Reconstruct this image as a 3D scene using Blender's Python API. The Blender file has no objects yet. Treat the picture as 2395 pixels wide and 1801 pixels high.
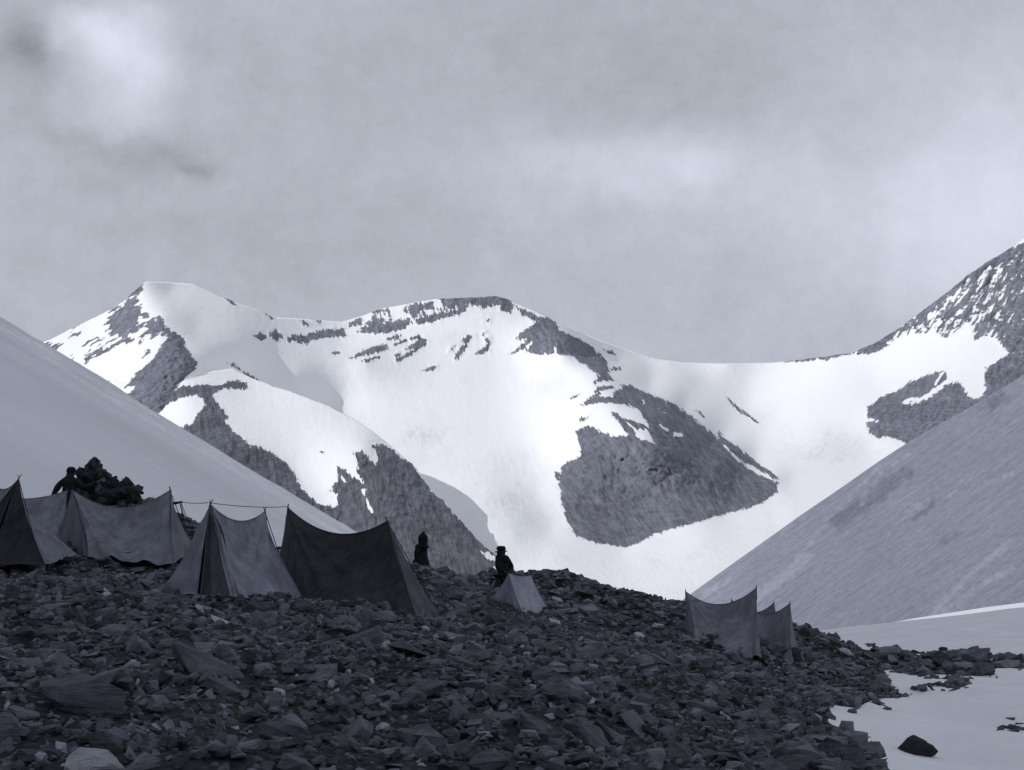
import bpy, bmesh, math, random
import numpy as np
from mathutils import Vector, Matrix

# ---------------------------------------------------------------- camera, world, sun, exposure
W, H = 2395.0, 1801.0
F = 3290.0                      # focal length in photograph pixels
PITCH = math.atan((1330 - H / 2) / F)
CX, CY = W / 2, H / 2
CP, SP = math.cos(PITCH), math.sin(PITCH)
SC = bpy.context.scene
cam = bpy.data.cameras.new("Camera")
cam.sensor_fit = 'HORIZONTAL'; cam.sensor_width = 36.0
cam.lens = 36.0 * F / W
cam.clip_start = 0.1; cam.clip_end = 60000
camo = bpy.data.objects.new("Camera", cam)
SC.collection.objects.link(camo)
camo.location = (0, 0, 0)
camo.rotation_euler = (math.pi / 2 + PITCH, 0, 0)
SC.camera = camo
SC.view_settings.view_transform = 'Standard'
SC.view_settings.look = 'None'
SC.view_settings.exposure = 0.0
SC.view_settings.gamma = 1.0

SUN_EL, SUN_AZ = math.radians(33), math.radians(-104)    # azimuth from +Y, clockwise positive
SUN_DIR = Vector((math.cos(SUN_EL) * math.sin(SUN_AZ), math.cos(SUN_EL) * math.cos(SUN_AZ), math.sin(SUN_EL)))
sl = bpy.data.lights.new("Sun", 'SUN'); sl.energy = 2.35; sl.angle = math.radians(0.5); sl.color = (1.0, 0.99, 0.985)
so = bpy.data.objects.new("Sun", sl); SC.collection.objects.link(so)
so.rotation_euler = SUN_DIR.to_track_quat('Z', 'Y').to_euler()

def ray(u, v):
    """direction (x, 1, z) of a photograph pixel"""
    a = (u - CX) / F; b = -(v - CY) / F
    y = CP - b * SP; z = SP + b * CP
    return a / y, z / y
def P(u, v, Y):
    x, z = ray(u, v)
    return Vector((x * Y, Y, z * Y))
def uv_of(x, y, z):
    """pixel of a world point (numpy)"""
    d = y * CP + z * SP
    up = -y * SP + z * CP
    return CX + F * x / d, CY - F * up / d

wd = bpy.data.worlds.new("World"); SC.world = wd; wd.use_nodes = True
nt = wd.node_tree; nt.nodes.clear()
def N(nt, typ, **kw):
    n = nt.nodes.new(typ)
    for k, v in kw.items():
        if k == 'ins':
            for kk, vv in v.items(): n.inputs[kk].default_value = vv
        else: setattr(n, k, v)
    return n
def L(nt, a, b): nt.links.new(a, b)
def math_(nt, op, a, b=None, c=None, clamp=False):
    n = N(nt, 'ShaderNodeMath', operation=op); n.use_clamp = clamp
    for i, x in enumerate((a, b, c)):
        if x is None: continue
        if isinstance(x, (int, float)): n.inputs[i].default_value = x
        else: L(nt, x, n.inputs[i])
    return n.outputs[0]
def ramp(nt, x, a, b, lo=0.0, hi=1.0):
    n = N(nt, 'ShaderNodeMapRange', interpolation_type='SMOOTHSTEP')
    L(nt, x, n.inputs[0])
    for i, v in enumerate((a, b, lo, hi)): n.inputs[i + 1].default_value = v
    return n.outputs[0]

wo = N(nt, 'ShaderNodeOutputWorld'); bg = N(nt, 'ShaderNodeBackground')
bg.inputs['Strength'].default_value = 0.10
sky = N(nt, 'ShaderNodeTexSky', sky_type='NISHITA')
sky.sun_disc = False; sky.sun_elevation = SUN_EL; sky.sun_rotation = SUN_AZ
sky.altitude = 3000; sky.air_density = 1.0; sky.dust_density = 1.0
bw = N(nt, 'ShaderNodeRGBToBW'); L(nt, sky.outputs[0], bw.inputs[0])
tc = N(nt, 'ShaderNodeTexCoord')
def worldclouds():
    d = tc.outputs['Generated']
    nz = N(nt, 'ShaderNodeTexNoise'); nz.inputs['Scale'].default_value = 4.5; nz.inputs['Detail'].default_value = 6; nz.inputs['Roughness'].default_value = .62
    mp = N(nt, 'ShaderNodeMapping'); mp.inputs['Scale'].default_value = (1, 1, 2.2); L(nt, d, mp.inputs[0]); L(nt, mp.outputs[0], nz.inputs[0])
    nz.inputs['Distortion'].default_value = .4
    warp = N(nt, 'ShaderNodeTexNoise'); warp.inputs['Scale'].default_value = 11; warp.inputs['Detail'].default_value = 7; L(nt, d, warp.inputs[0])
    wv = N(nt, 'ShaderNodeVectorMath', operation='SUBTRACT'); L(nt, warp.outputs['Color'], wv.inputs[0]); wv.inputs[1].default_value = (.5, .5, .5)
    ws = N(nt, 'ShaderNodeVectorMath', operation='SCALE'); L(nt, wv.outputs[0], ws.inputs[0]); ws.inputs['Scale'].default_value = .10
    wa = N(nt, 'ShaderNodeVectorMath', operation='ADD'); L(nt, d, wa.inputs[0]); L(nt, ws.outputs[0], wa.inputs[1])
    g = math_(nt, 'MULTIPLY_ADD', nz.outputs['Fac'], 1.9, -0.45)          # ~0..1
    fine = N(nt, 'ShaderNodeTexNoise'); fine.inputs['Scale'].default_value = 38; fine.inputs['Detail'].default_value = 9; fine.inputs['Roughness'].default_value = .8; L(nt, d, fine.inputs[0])
    lum = math_(nt, 'MULTIPLY_ADD', g, 1.05, 3.5)
    lum = math_(nt, 'ADD', lum, math_(nt, 'MULTIPLY', fine.outputs['Fac'], 2.2))                        # cloud veil radiance (before strength)
    # denser and thinner patches of the veil: (pixel direction, angular size x, z, gain)
    for (u, v, sx, sz, gain) in CLOUDS:
        c = P(u, v, 1).normalized()
        rt = Vector((1, 0, 0)); up = Vector((0, -SP, CP))
        sub = N(nt, 'ShaderNodeVectorMath', operation='SUBTRACT'); L(nt, wa.outputs[0], sub.inputs[0]); sub.inputs[1].default_value = c
        da = N(nt, 'ShaderNodeVectorMath', operation='DOT_PRODUCT'); L(nt, sub.outputs[0], da.inputs[0]); da.inputs[1].default_value = rt
        db = N(nt, 'ShaderNodeVectorMath', operation='DOT_PRODUCT'); L(nt, sub.outputs[0], db.inputs[0]); db.inputs[1].default_value = Vector((0, 0, 1))
        xa = math_(nt, 'MULTIPLY', da.outputs['Value'], F / sx); xb = math_(nt, 'MULTIPLY', db.outputs['Value'], F / sz)
        r2 = math_(nt, 'ADD', math_(nt, 'MULTIPLY', xa, xa), math_(nt, 'MULTIPLY', xb, xb))
        dist = N(nt, 'ShaderNodeVectorMath', operation='DISTANCE'); L(nt, d, dist.inputs[0]); dist.inputs[1].default_value = c
        e = math_(nt, 'EXPONENT', math_(nt, 'MULTIPLY', r2, -1.0))
        e = math_(nt, 'MULTIPLY', e, ramp(nt, dist.outputs['Value'], .6, .45))
        lum = math_(nt, 'ADD', lum, math_(nt, 'MULTIPLY', e, gain))
    return lum
CLOUDS = [(300, 140, 120, 130, 2.5), (230, 60, 110, 60, 1.6), (60, 110, 75, 70, -2.1), (370, 345, 110, 45, -1.1), (290, 300, 120, 40, -.7),
          (230, 390, 80, 30, -.5), (440, 385, 45, 20, -1.0), (120, 290, 90, 35, -.4), (1560, 420, 260, 70, 1.4), (1300, 380, 200, 60, .8), (1620, 440, 90, 45, .6),
          (1400, 190, 500, 130, -.35), (2350, 480, 260, 330, 2.3), (1950, 500, 350, 200, .8), (1740, 640, 90, 60, -.5),
          (700, 500, 400, 160, -.2)]
lum = worldclouds()
mix = N(nt, 'ShaderNodeMix', data_type='FLOAT'); mix.inputs['Factor'].default_value = .86
L(nt, bw.outputs[0], mix.inputs['A']); L(nt, lum, mix.inputs['B'])
tint = N(nt, 'ShaderNodeVectorMath', operation='SCALE'); tint.inputs[0].default_value = (.945, 1.0, 1.15); L(nt, mix.outputs['Result'], tint.inputs['Scale'])
L(nt, tint.outputs[0], bg.inputs['Color']); L(nt, bg.outputs[0], wo.inputs[0])

# ---------------------------------------------------------------- numeric helpers
rng = np.random.default_rng(7); random.seed(7)
_perm = rng.random((256, 256)).astype(np.float64)
def vnoise(x, y):
    xi = np.floor(x).astype(int); yi = np.floor(y).astype(int)
    fx = x - xi; fy = y - yi; fx = fx * fx * (3 - 2 * fx); fy = fy * fy * (3 - 2 * fy)
    g = lambda a, b: _perm[a & 255, b & 255]
    return (g(xi, yi) * (1 - fx) + g(xi + 1, yi) * fx) * (1 - fy) + (g(xi, yi + 1) * (1 - fx) + g(xi + 1, yi + 1) * fx) * fy
def fbm(x, y, o=5, r=.5):
    s = 0; a = 1; t = 0
    for i in range(o):
        s = s + a * (vnoise(x + 17.3 * i, y + 9.1 * i) * 2 - 1); t += a; a *= r; x = x * 2.03; y = y * 2.03
    return s / t
def ridged(x, y, o=5, r=.55):
    s = 0; a = 1; t = 0
    for i in range(o):
        s = s + a * (1 - 2 * np.abs(vnoise(x + 31.7 * i, y + 3.3 * i) * 2 - 1)); t += a; a *= r; x = x * 2.07; y = y * 2.07
    return s / t
class TPS:
    def __init__(s, pts, vals, lam=0.0, scale=1.0):
        s.sc = scale; p = np.array(pts, float) / scale; n = len(p); s.p = p
        d = np.linalg.norm(p[:, None] - p[None], axis=2)
        K = np.where(d > 0, d * d * np.log(d + 1e-12), 0) + lam * np.eye(n)
        Q = np.c_[np.ones(n), p]; A = np.zeros((n + 3, n + 3)); A[:n, :n] = K; A[:n, n:] = Q; A[n:, :n] = Q.T
        s.w = np.linalg.solve(A, np.r_[np.array(vals, float), 0, 0, 0])
    def __call__(s, x, y):
        x = np.asarray(x, float); y = np.asarray(y, float); sh = x.shape
        q = np.c_[x.ravel(), y.ravel()] / s.sc; out = np.zeros(len(q)); n = len(s.p)
        for i in range(0, len(q), 20000):
            qq = q[i:i + 20000]; d2 = ((qq[:, None] - s.p[None]) ** 2).sum(2)
            K = .5 * d2 * np.log(d2 + 1e-20)
            out[i:i + 20000] = K @ s.w[:n] + s.w[n] + qq @ s.w[n + 1:]
        return out.reshape(sh)
def sdist(poly, u, v):
    """signed distance in pixels, positive inside"""
    p = np.array(poly, float); q = np.roll(p, -1, 0); best = np.full(u.shape, 1e9); ins = np.zeros(u.shape, bool)
    for (ax, ay), (bx, by) in zip(p, q):
        dx, dy = bx - ax, by - ay
        t = np.clip(((u - ax) * dx + (v - ay) * dy) / (dx * dx + dy * dy + 1e-9), 0, 1)
        best = np.minimum(best, (u - ax - t * dx) ** 2 + (v - ay - t * dy) ** 2)
        c = ((ay > v) != (by > v)) & (u < dx * (v - ay) / (dy if abs(dy) > 1e-9 else 1e-9) + ax)
        ins ^= c
    return np.where(ins, 1, -1) * np.sqrt(best)
def mask_sd(polys, u, v, lim=60):
    out = np.full(u.shape, -1e3)
    for pl in polys:
        a = np.array(pl); sel = (u > a[:, 0].min() - lim) & (u < a[:, 0].max() + lim) & (v > a[:, 1].min() - lim) & (v < a[:, 1].max() + lim)
        if sel.any(): out[sel] = np.maximum(out[sel], sdist(pl, u[sel], v[sel]))
    return out
def line_sd(lines, u, v, lim=60):
    """streaks: list of (points, halfwidth)"""
    out = np.full(u.shape, -1e3)
    for pts, hw in lines:
        a = np.array(pts, float); sel = (u > a[:, 0].min() - lim) & (u < a[:, 0].max() + lim) & (v > a[:, 1].min() - lim) & (v < a[:, 1].max() + lim)
        if not sel.any(): continue
        uu, vv = u[sel], v[sel]; best = np.full(uu.shape, 1e9)
        for (ax, ay), (bx, by) in zip(a[:-1], a[1:]):
            dx, dy = bx - ax, by - ay
            t = np.clip(((uu - ax) * dx + (vv - ay) * dy) / (dx * dx + dy * dy + 1e-9), 0, 1)
            best = np.minimum(best, np.hypot(uu - ax - t * dx, vv - ay - t * dy))
        out[sel] = np.maximum(out[sel], hw - best)
    return out
def sm(x, a, b):
    t = np.clip((x - a) / (b - a), 0, 1); return t * t * (3 - 2 * t)

# ---------------------------------------------------------------- object helpers
def link(o): SC.collection.objects.link(o); return o
def tag(o, label=None, cat=None, group=None, kind=None):
    if label: o['label'] = label
    if cat: o['category'] = cat
    if group: o['group'] = group
    if kind: o['kind'] = kind
    return o
def empty(name, loc, label, cat, group=None):
    o = bpy.data.objects.new(name, None); link(o); o.location = loc; o.empty_display_size = .2
    return tag(o, label, cat, group)
def npmesh(name, co, faces, mat, smooth=True, attrs=None, uv=None, parent=None):
    """co (n,3), faces list/array of equal length polys"""
    me = bpy.data.meshes.new(name); co = np.asarray(co, np.float32); faces = np.asarray(faces, np.int32)
    k = faces.shape[1]; me.vertices.add(len(co)); me.vertices.foreach_set('co', co.ravel())
    me.loops.add(faces.size); me.loops.foreach_set('vertex_index', faces.ravel())
    me.polygons.add(len(faces)); me.polygons.foreach_set('loop_start', np.arange(0, faces.size, k, dtype=np.int32))
    try: me.polygons.foreach_set('loop_total', np.full(len(faces), k, np.int32))
    except Exception: pass
    me.polygons.foreach_set('use_smooth', np.full(len(faces), bool(smooth)))
    for an, av in (attrs or {}).items():
        a = me.attributes.new(an, 'FLOAT', 'POINT'); a.data.foreach_set('value', np.asarray(av, np.float32).ravel())
    if uv is not None:
        l = me.uv_layers.new(name='UVMap'); l.data.foreach_set('uv', np.asarray(uv, np.float32)[faces.ravel()].ravel())
    me.update(calc_edges=True); me.validate()
    if mat: me.materials.append(mat)
    o = bpy.data.objects.new(name, me); link(o)
    if parent: o.parent = parent
    return o
def gridfaces(nr, nc):
    r, c = np.meshgrid(np.arange(nr - 1), np.arange(nc - 1), indexing='ij'); a = (r * nc + c).ravel()
    return np.stack([a, a + nc, a + nc + 1, a + 1], 1)

# ---------------------------------------------------------------- materials
def newmat(name):
    m = bpy.data.materials.new(name); m.use_nodes = True; t = m.node_tree; t.nodes.clear()
    out = N(t, 'ShaderNodeOutputMaterial'); b = N(t, 'ShaderNodeBsdfPrincipled'); L(t, b.outputs[0], out.inputs[0])
    b.inputs['Roughness'].default_value = .9; b.inputs['Specular IOR Level'].default_value = .15
    return m, t, b
TINT = (.93, .97, 1.17)
def col(t, fac, lo, hi, tint=TINT):
    """value lo..hi by fac, tinted"""
    v = N(t, 'ShaderNodeMapRange'); v.clamp = False; L(t, fac, v.inputs[0]); v.inputs[3].default_value = lo; v.inputs[4].default_value = hi
    s = N(t, 'ShaderNodeVectorMath', operation='SCALE'); s.inputs[0].default_value = tint; L(t, v.outputs[0], s.inputs['Scale'])
    return s.outputs[0]
def noise(t, vec, scale, detail=6, rough=.6, dist=0.0):
    n = N(t, 'ShaderNodeTexNoise'); n.inputs['Scale'].default_value = scale; n.inputs['Detail'].default_value = detail
    n.inputs['Roughness'].default_value = rough; n.inputs['Distortion'].default_value = dist
    if vec is not None: L(t, vec, n.inputs['Vector'])
    return n.outputs['Fac']
def geo(t):
    return N(t, 'ShaderNodeTexCoord').outputs['Object']
def mapping(t, vec, scale, rot=(0, 0, 0)):
    m = N(t, 'ShaderNodeMapping'); m.inputs['Scale'].default_value = scale; m.inputs['Rotation'].default_value = rot; L(t, vec, m.inputs[0]); return m.outputs[0]
def bump(t, b, h, strength, dist):
    n = N(t, 'ShaderNodeBump'); n.inputs['Strength'].default_value = strength; n.inputs['Distance'].default_value = dist
    L(t, h, n.inputs['Height']); L(t, n.outputs[0], b.inputs['Normal']); return n
def mixc(t, f, a, b):
    m = N(t, 'ShaderNodeMix', data_type='RGBA'); L(t, f, m.inputs['Factor'])
    for s, x in (('A', a), ('B', b)):
        if isinstance(x, tuple): m.inputs[s].default_value = (*x, 1)
        else: L(t, x, m.inputs[s])
    return m.outputs['Result']

def mountain_mat(name, sc, rock_lo=.10, rock_hi=.26, snow=(.86, .865, .88)):
    m, t, b = newmat(name); g = mapping(t, geo(t), (1, .22, .8))
    at = N(t, 'ShaderNodeAttribute', attribute_name='rock').outputs['Fac']
    uvn = N(t, 'ShaderNodeUVMap').outputs[0]
    n1 = noise(t, g, sc, 8, .7)
    n2 = noise(t, mapping(t, uvn, (60, 17, 1)), 2.6, 8, .7)
    nn = math_(t, 'ADD', math_(t, 'MULTIPLY', n1, .35), math_(t, 'MULTIPLY', n2, .65))
    v = math_(t, 'ADD', at, math_(t, 'MULTIPLY', math_(t, 'SUBTRACT', nn, .5), 2.3))
    msk = ramp(t, v, .47, .53)
    rn = noise(t, g, sc * 1.8, 9, .7, .3); rn2 = noise(t, mapping(t, uvn, (46, 11, 1)), 2.4, 9, .68, .5)
    rr = math_(t, 'ADD', math_(t, 'MULTIPLY', noise(t, g, sc * .25, 5, .6), .2), math_(t, 'ADD', math_(t, 'MULTIPLY', rn, .42), math_(t, 'MULTIPLY', rn2, .38)))
    rk = col(t, ramp(t, rr, .36, .64), rock_lo, rock_hi)
    at2 = N(t, 'ShaderNodeAttribute', attribute_name='dust').outputs['Fac']
    sn = mixc(t, math_(t, 'MULTIPLY', at2, ramp(t, rn2, .3, .7)), snow, (.5, .51, .56))
    L(t, mixc(t, msk, sn, rk), b.inputs['Base Color'])
    hn = math_(t, 'ADD', math_(t, 'MULTIPLY', noise(t, g, sc * 1.2, 10, .68), .6), math_(t, 'MULTIPLY', rn2, .6))
    inv = math_(t, 'SUBTRACT', 1.0, msk)
    hr = math_(t, 'ADD', math_(t, 'MULTIPLY', hn, msk), math_(t, 'MULTIPLY', math_(t, 'ADD', math_(t, 'MULTIPLY', noise(t, g, sc * .5, 9, .6, .4), .16), math_(t, 'MULTIPLY', n2, .035)), inv))
    bump(t, b, hr, .8, 14.0)
    return m

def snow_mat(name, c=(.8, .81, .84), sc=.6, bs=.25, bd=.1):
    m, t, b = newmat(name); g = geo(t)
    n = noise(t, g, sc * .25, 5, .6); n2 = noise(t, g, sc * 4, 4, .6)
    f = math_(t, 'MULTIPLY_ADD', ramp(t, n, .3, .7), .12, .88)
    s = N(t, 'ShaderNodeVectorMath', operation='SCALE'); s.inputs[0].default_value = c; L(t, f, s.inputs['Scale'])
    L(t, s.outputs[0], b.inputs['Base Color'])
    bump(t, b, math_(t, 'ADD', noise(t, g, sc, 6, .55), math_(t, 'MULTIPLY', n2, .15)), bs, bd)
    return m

def rock_mat(name, lo, hi, attr=False, tint=TINT, sc=3.0, bd=.03):
    m, t, b = newmat(name); g = geo(t)
    if attr: base = N(t, 'ShaderNodeAttribute', attribute_name='shade').outputs['Fac']
    else: base = N(t, 'ShaderNodeObjectInfo').outputs['Random']
    n = noise(t, g, sc, 8, .7); lay = noise(t, mapping(t, g, (1, 1.3, 9), (.3, .2, 0)), sc * .8, 5, .6)
    f = math_(t, 'ADD', math_(t, 'MULTIPLY', base, .5), math_(t, 'MULTIPLY', ramp(t, math_(t, 'ADD', math_(t, 'MULTIPLY', n, .6), math_(t, 'MULTIPLY', lay, .4)), .3, .7), .5))
    L(t, col(t, f, lo, hi, tint), b.inputs['Base Color'])
    b.inputs['Roughness'].default_value = .8
    bump(t, b, math_(t, 'ADD', noise(t, g, sc * 3, 8, .75), lay), 1.0, bd * 1.8)
    return m
def plain(name, v, tint=TINT, rough=.9):
    m, t, b = newmat(name)
    n = noise(t, geo(t), 9, 5, .6)
    L(t, col(t, n, v * .75, v * 1.25, tint), b.inputs['Base Color']); b.inputs['Roughness'].default_value = rough
    bump(t, b, noise(t, geo(t), 40, 4, .6), .3, .01)
    return m
def canvas_mat(name, v, dirt=.35):
    m, t, b = newmat(name); g = geo(t)
    n = noise(t, g, 1.6, 7, .65); n2 = noise(t, mapping(t, g, (3, 3, .6)), 2.2, 5, .6); w = noise(t, g, 60, 3, .6)
    f = math_(t, 'ADD', math_(t, 'MULTIPLY', n, .5), math_(t, 'ADD', math_(t, 'MULTIPLY', n2, .35), math_(t, 'MULTIPLY', w, .15)))
    L(t, col(t, ramp(t, f, .33, .67), v * (1 - dirt), v * (1 + dirt)), b.inputs['Base Color'])
    bump(t, b, math_(t, 'ADD', math_(t, 'MULTIPLY', n, .6), math_(t, 'MULTIPLY', w, .08)), .5, .12)
    tr = N(t, 'ShaderNodeBsdfTranslucent'); tr.inputs[0].default_value = (v * .9, v * .95, v * 1.1, 1)
    mx = N(t, 'ShaderNodeMixShader'); mx.inputs[0].default_value = .18
    out = [x for x in t.nodes if x.type == 'OUTPUT_MATERIAL'][0]
    L(t, b.outputs[0], mx.inputs[1]); L(t, tr.outputs[0], mx.inputs[2]); L(t, mx.outputs[0], out.inputs[0])
    return m

# ---------------------------------------------------------------- far relief: traced features in photograph pixels
def v4(*p): return [(x * .36166, 600 + y * .36166) for x, y in p]
def v5(*p): return [(600 + x * .42095, 650 + y * .42095) for x, y in p]
def v6(*p): return [(1300 + x * .5352, 560 + y * .5352) for x, y in p]

def v10(*p): return [(480 + x * .45208, 640 + y * .45208) for x, y in p]
FAR_ROCK = [
    # left peak face
    v4((800,300),(865,255),(905,262),(905,300),(880,312),(930,360),(965,395),(940,405),(910,385),(890,425),(935,430),(980,405),(1030,385),(1062,400),(1065,445),(1100,480),(1150,500),(1185,530),(1195,580),(1240,640),(1275,690),(1255,740),(1190,790),(1140,840),(1110,930),(1050,990),(990,1040),(900,1000),(770,915),(850,850),(800,850),(850,790),(900,740),(950,700),(1000,650),(1040,590),(1085,515),(1040,510),(990,520),(940,500),(930,530),(900,555),(905,520),(930,470),(880,500),(850,500),(800,530),(690,500),(720,470),(690,430),(700,380),(760,330)),
    v4((540,695),(560,640),(620,610),(690,570),(740,540),(800,510),(860,520),(840,550),(760,580),(700,605),(600,650)),
    v4((240,575),(290,550),(350,545),(390,580),(385,620),(340,625),(300,600)), v4((425,680),(470,650),(485,655),(460,695)),
    v4((455,500),(490,480),(515,490),(500,515)), v4((915,640),(950,610),(965,620),(930,655)), v4((520,600),(600,550),(680,525),(640,560),(560,600)),
    v4((590,770),(650,790),(690,830),(745,885),(700,850),(640,815)), v4((480,450),(560,400),(620,375),(560,410)),
    v4((870,225),(905,195),(910,215),(885,235)), v4((720,320),(790,300),(760,320)),
    # dark band and spur under the left peak
    v4((1100,900),(1130,865),(1180,840),(1300,830),(1420,835),(1470,808),(1530,800),(1600,825),(1605,855),(1540,858),(1460,850),(1390,875),(1375,905),(1400,940),(1450,1000),(1480,1040),(1450,1065),(1500,1110),(1300,1250),(1130,1130),(1160,1105),(1200,1090),(1250,1080),(1260,1040),(1330,960),(1315,920),(1260,895),(1160,915),(1105,940)),
    # skyline bits
    v4((1450,262),(1470,265),(1510,305),(1480,300)), v4((1680,345),(1720,350),(1770,400),(1730,390)),
    v4((1650,515),(1690,495),(1705,530),(1680,540)), v4((1750,490),(1800,490),(1830,530),(1790,540)),
    # cliff band of the centre summit and the ridge to the nunatak
    v10((420,335),(450,320),(520,315),(560,300),(640,288),(725,285),(732,325),(650,328),(540,345),(530,362),(430,352)), v10((740,255),(780,240),(830,237),(800,270),(750,272)),
    v10((785,302),(830,270),(870,230),(920,226),(935,255),(1000,235),(1060,232),(1078,250),(1040,280),(980,300),(900,314),(830,306)), v10((870,190),(960,180),(950,215),(925,200),(880,205)),
    v10((1030,190),(1060,165),(1130,148),(1175,153),(1178,190),(1120,200),(1090,230),(1070,225)), v10((1085,235),(1140,210),(1210,195),(1260,200),(1340,172),(1352,195),(1280,222),(1200,242),(1100,264)),
    v10((1205,110),(1270,95),(1490,90),(1560,120),(1595,165),(1580,203),(1530,192),(1520,165),(1430,177),(1400,162),(1350,167),(1300,182),(1235,172)), v10((285,185),(310,186),(355,238),(328,226)), v10((98,116),(118,124),(158,162),(128,152)),
    v10((248,322),(290,303),(312,330),(290,347)), v10((338,300),(370,290),(402,332),(360,347),(333,325)), v10((483,240),(502,232),(533,266),(513,270)), v10((560,238),(602,238),(590,254)), v10((660,410),(685,402),(690,412),(672,420)),
    v10((1600,165),(1660,190),(1710,215),(1740,226),(1770,218),(1822,262),(1835,300),(1880,312),(1950,346),(2015,392),(2065,438),(2088,480),(2092,530),(2120,554),(2060,550),(2000,580),(2035,530),(2020,510),(1960,467),(1900,427),(1820,414),(1810,355),(1800,412),(1720,417),(1662,402),(1700,345),(1640,392),(1660,340),(1615,344),(1690,270),(1720,250),(1650,218)),
    v10((1580,410),(1610,395),(1600,418)), v10((110,458),(150,475),(230,525),(290,562),(260,560),(200,515)),
    v5((1960,500),(2030,495),(2020,515),(1975,512)), v5((1930,400),(1960,405),(2005,430),(1960,420)),
    # rocks in the bowl
    v5((515,445),(570,415),(640,385),(720,370),(725,400),(660,420),(600,425),(550,443)), v5((580,467),(640,440),(690,438),(630,462)),
    v5((720,340),(760,320),(805,320),(790,335),(740,350)), v5((765,370),(830,340),(900,320),(910,335),(840,350),(790,372)),
    v5((820,395),(870,365),(920,335),(950,345),(945,375),(900,395),(850,430),(790,465),(780,455),(840,415),(870,395),(830,402)),
    v5((765,430),(790,415),(800,425),(775,440)), v5((925,520),(960,495),(1000,485),(1000,500),(960,518)),
    v5((1105,450),(1120,400),(1150,370),(1145,345),(1175,315),(1190,330),(1175,375),(1140,420),(1125,452)), v5((1060,405),(1105,375),(1090,400)),
    v5((1220,420),(1260,390),(1285,365),(1265,345),(1290,330),(1300,360),(1290,400),(1250,425)), v5((1240,325),(1270,300),(1260,320)), v5((1265,245),(1290,230),(1290,245)),
    v5((1420,420),(1460,380),(1500,360),(1480,395)), v5((1440,335),(1490,290),(1530,280),(1490,315)),
    v5((1790,800),(1800,780),(1850,765),(1845,785),(1815,798)), v5((1745,670),(1795,645),(1780,662)),
    v5((1655,1080),(1690,1072),(1690,1130),(1665,1125)),
    v5((1865,640),(1900,610),(1950,600),(1990,605),(1940,620),(1890,637)),
    # nunatak
    v6((105,725),(150,690),(190,670),(245,690),(260,660),(300,650),(280,635),(330,640),(420,680),(520,720),(600,780),(700,860),(730,900),(800,970),(870,1020),(950,1055),(973,1062),(970,1100),(920,1140),(850,1170),(750,1195),(600,1240),(500,1265),(430,1290),(360,1325),(300,1342),(200,1328),(90,1295),(50,1240),(25,1150),(15,1050),(30,990),(110,945),(95,870),(90,840),(130,815),(180,830),(240,860),(330,860),(400,880),(440,900),(400,830),(350,830),(300,790),(250,770),(350,800),(410,825),(380,770),(330,730),(260,715),(190,712),(140,720)),
    v6((240,755),(280,765),(340,830),(350,870),(300,830)), v6((710,845),(780,900),(860,960),(940,1015),(973,1050),(900,1015),(830,975),(760,925),(715,885)),
    v6((740,683),(790,730),(840,765),(875,795),(880,803),(830,770),(780,735)), v6((610,745),(650,775),(640,775)),
    # right mountain
    v6((1300,500),(1360,470),(1410,440),(1500,390),(1600,320),(1700,240),(1800,170),(1900,100),(1990,45),(2100,-20),(2100,480),(1985,500),(1900,400),(1820,450),(1840,380),(1760,350),(1740,400),(1690,430),(1700,360),(1640,370),(1660,320),(1590,400),(1520,400),(1440,470),(1380,500)),
    v6((1050,528),(1100,522),(1080,532)), v6((1150,520),(1220,500),(1290,498),(1240,510),(1180,525)),
    v6((1360,735),(1420,690),(1500,660),(1560,620),(1640,585),(1700,570),(1710,610),(1640,660),(1580,700),(1500,715),(1560,720),(1640,690),(1700,640),(1760,620),(1800,680),(1840,700),(1870,680),(1880,560),(1990,500),(2100,470),(2100,760),(1985,720),(1700,860),(1540,890),(1480,870),(1440,860),(1410,872),(1365,835),(1360,805),(1420,790),(1365,782)),
]
FAR_ROCK += [
    v6((1290,500),(1400,430),(1500,370),(1600,290),(1700,210),(1800,140),(1900,70),(2000,0),(2000,140),(1800,230),(1600,370),(1450,445)),
    v6((1000,535),(1100,515),(1290,485),(1290,500),(1100,528)), v4((690,330),(780,270),(870,200),(920,170),(915,220),(870,260),(760,320)), v4((440,470),(600,370),(640,350),(600,385),(500,440)),
]
FAR_SNOW = [
    v4((905,270),(925,200),(955,165),(945,220),(930,270),(955,310),(920,310)), v4((650,595),(700,555),(780,515),(800,525),(740,570),(670,600)), v4((760,905),(850,840),(885,825),(860,860),(780,912)),
    v4((895,385),(915,390),(925,420),(900,425)), v4((590,500),(650,470),(690,470),(640,495),(580,510)),
    v6((190,680),(215,660),(250,658),(255,675),(215,690)), v6((1500,718),(1540,690),(1590,690),(1650,655),(1710,615),(1690,650),(1620,700),(1570,710)),
    v6((1780,640),(1800,600),(1850,610),(1885,650),(1840,700),(1800,665)),
    v6((455,810),(495,830),(490,840),(460,825)), v6((510,840),(555,850),(545,865),(515,860)), v6((330,725),(360,745),(410,820),(385,810),(350,770)),
    v6((450,740),(480,760),(470,755)), v6((380,700),(395,715),(385,720)), v6((1440,455),(1520,420),(1560,400),(1480,470)),
]
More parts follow.
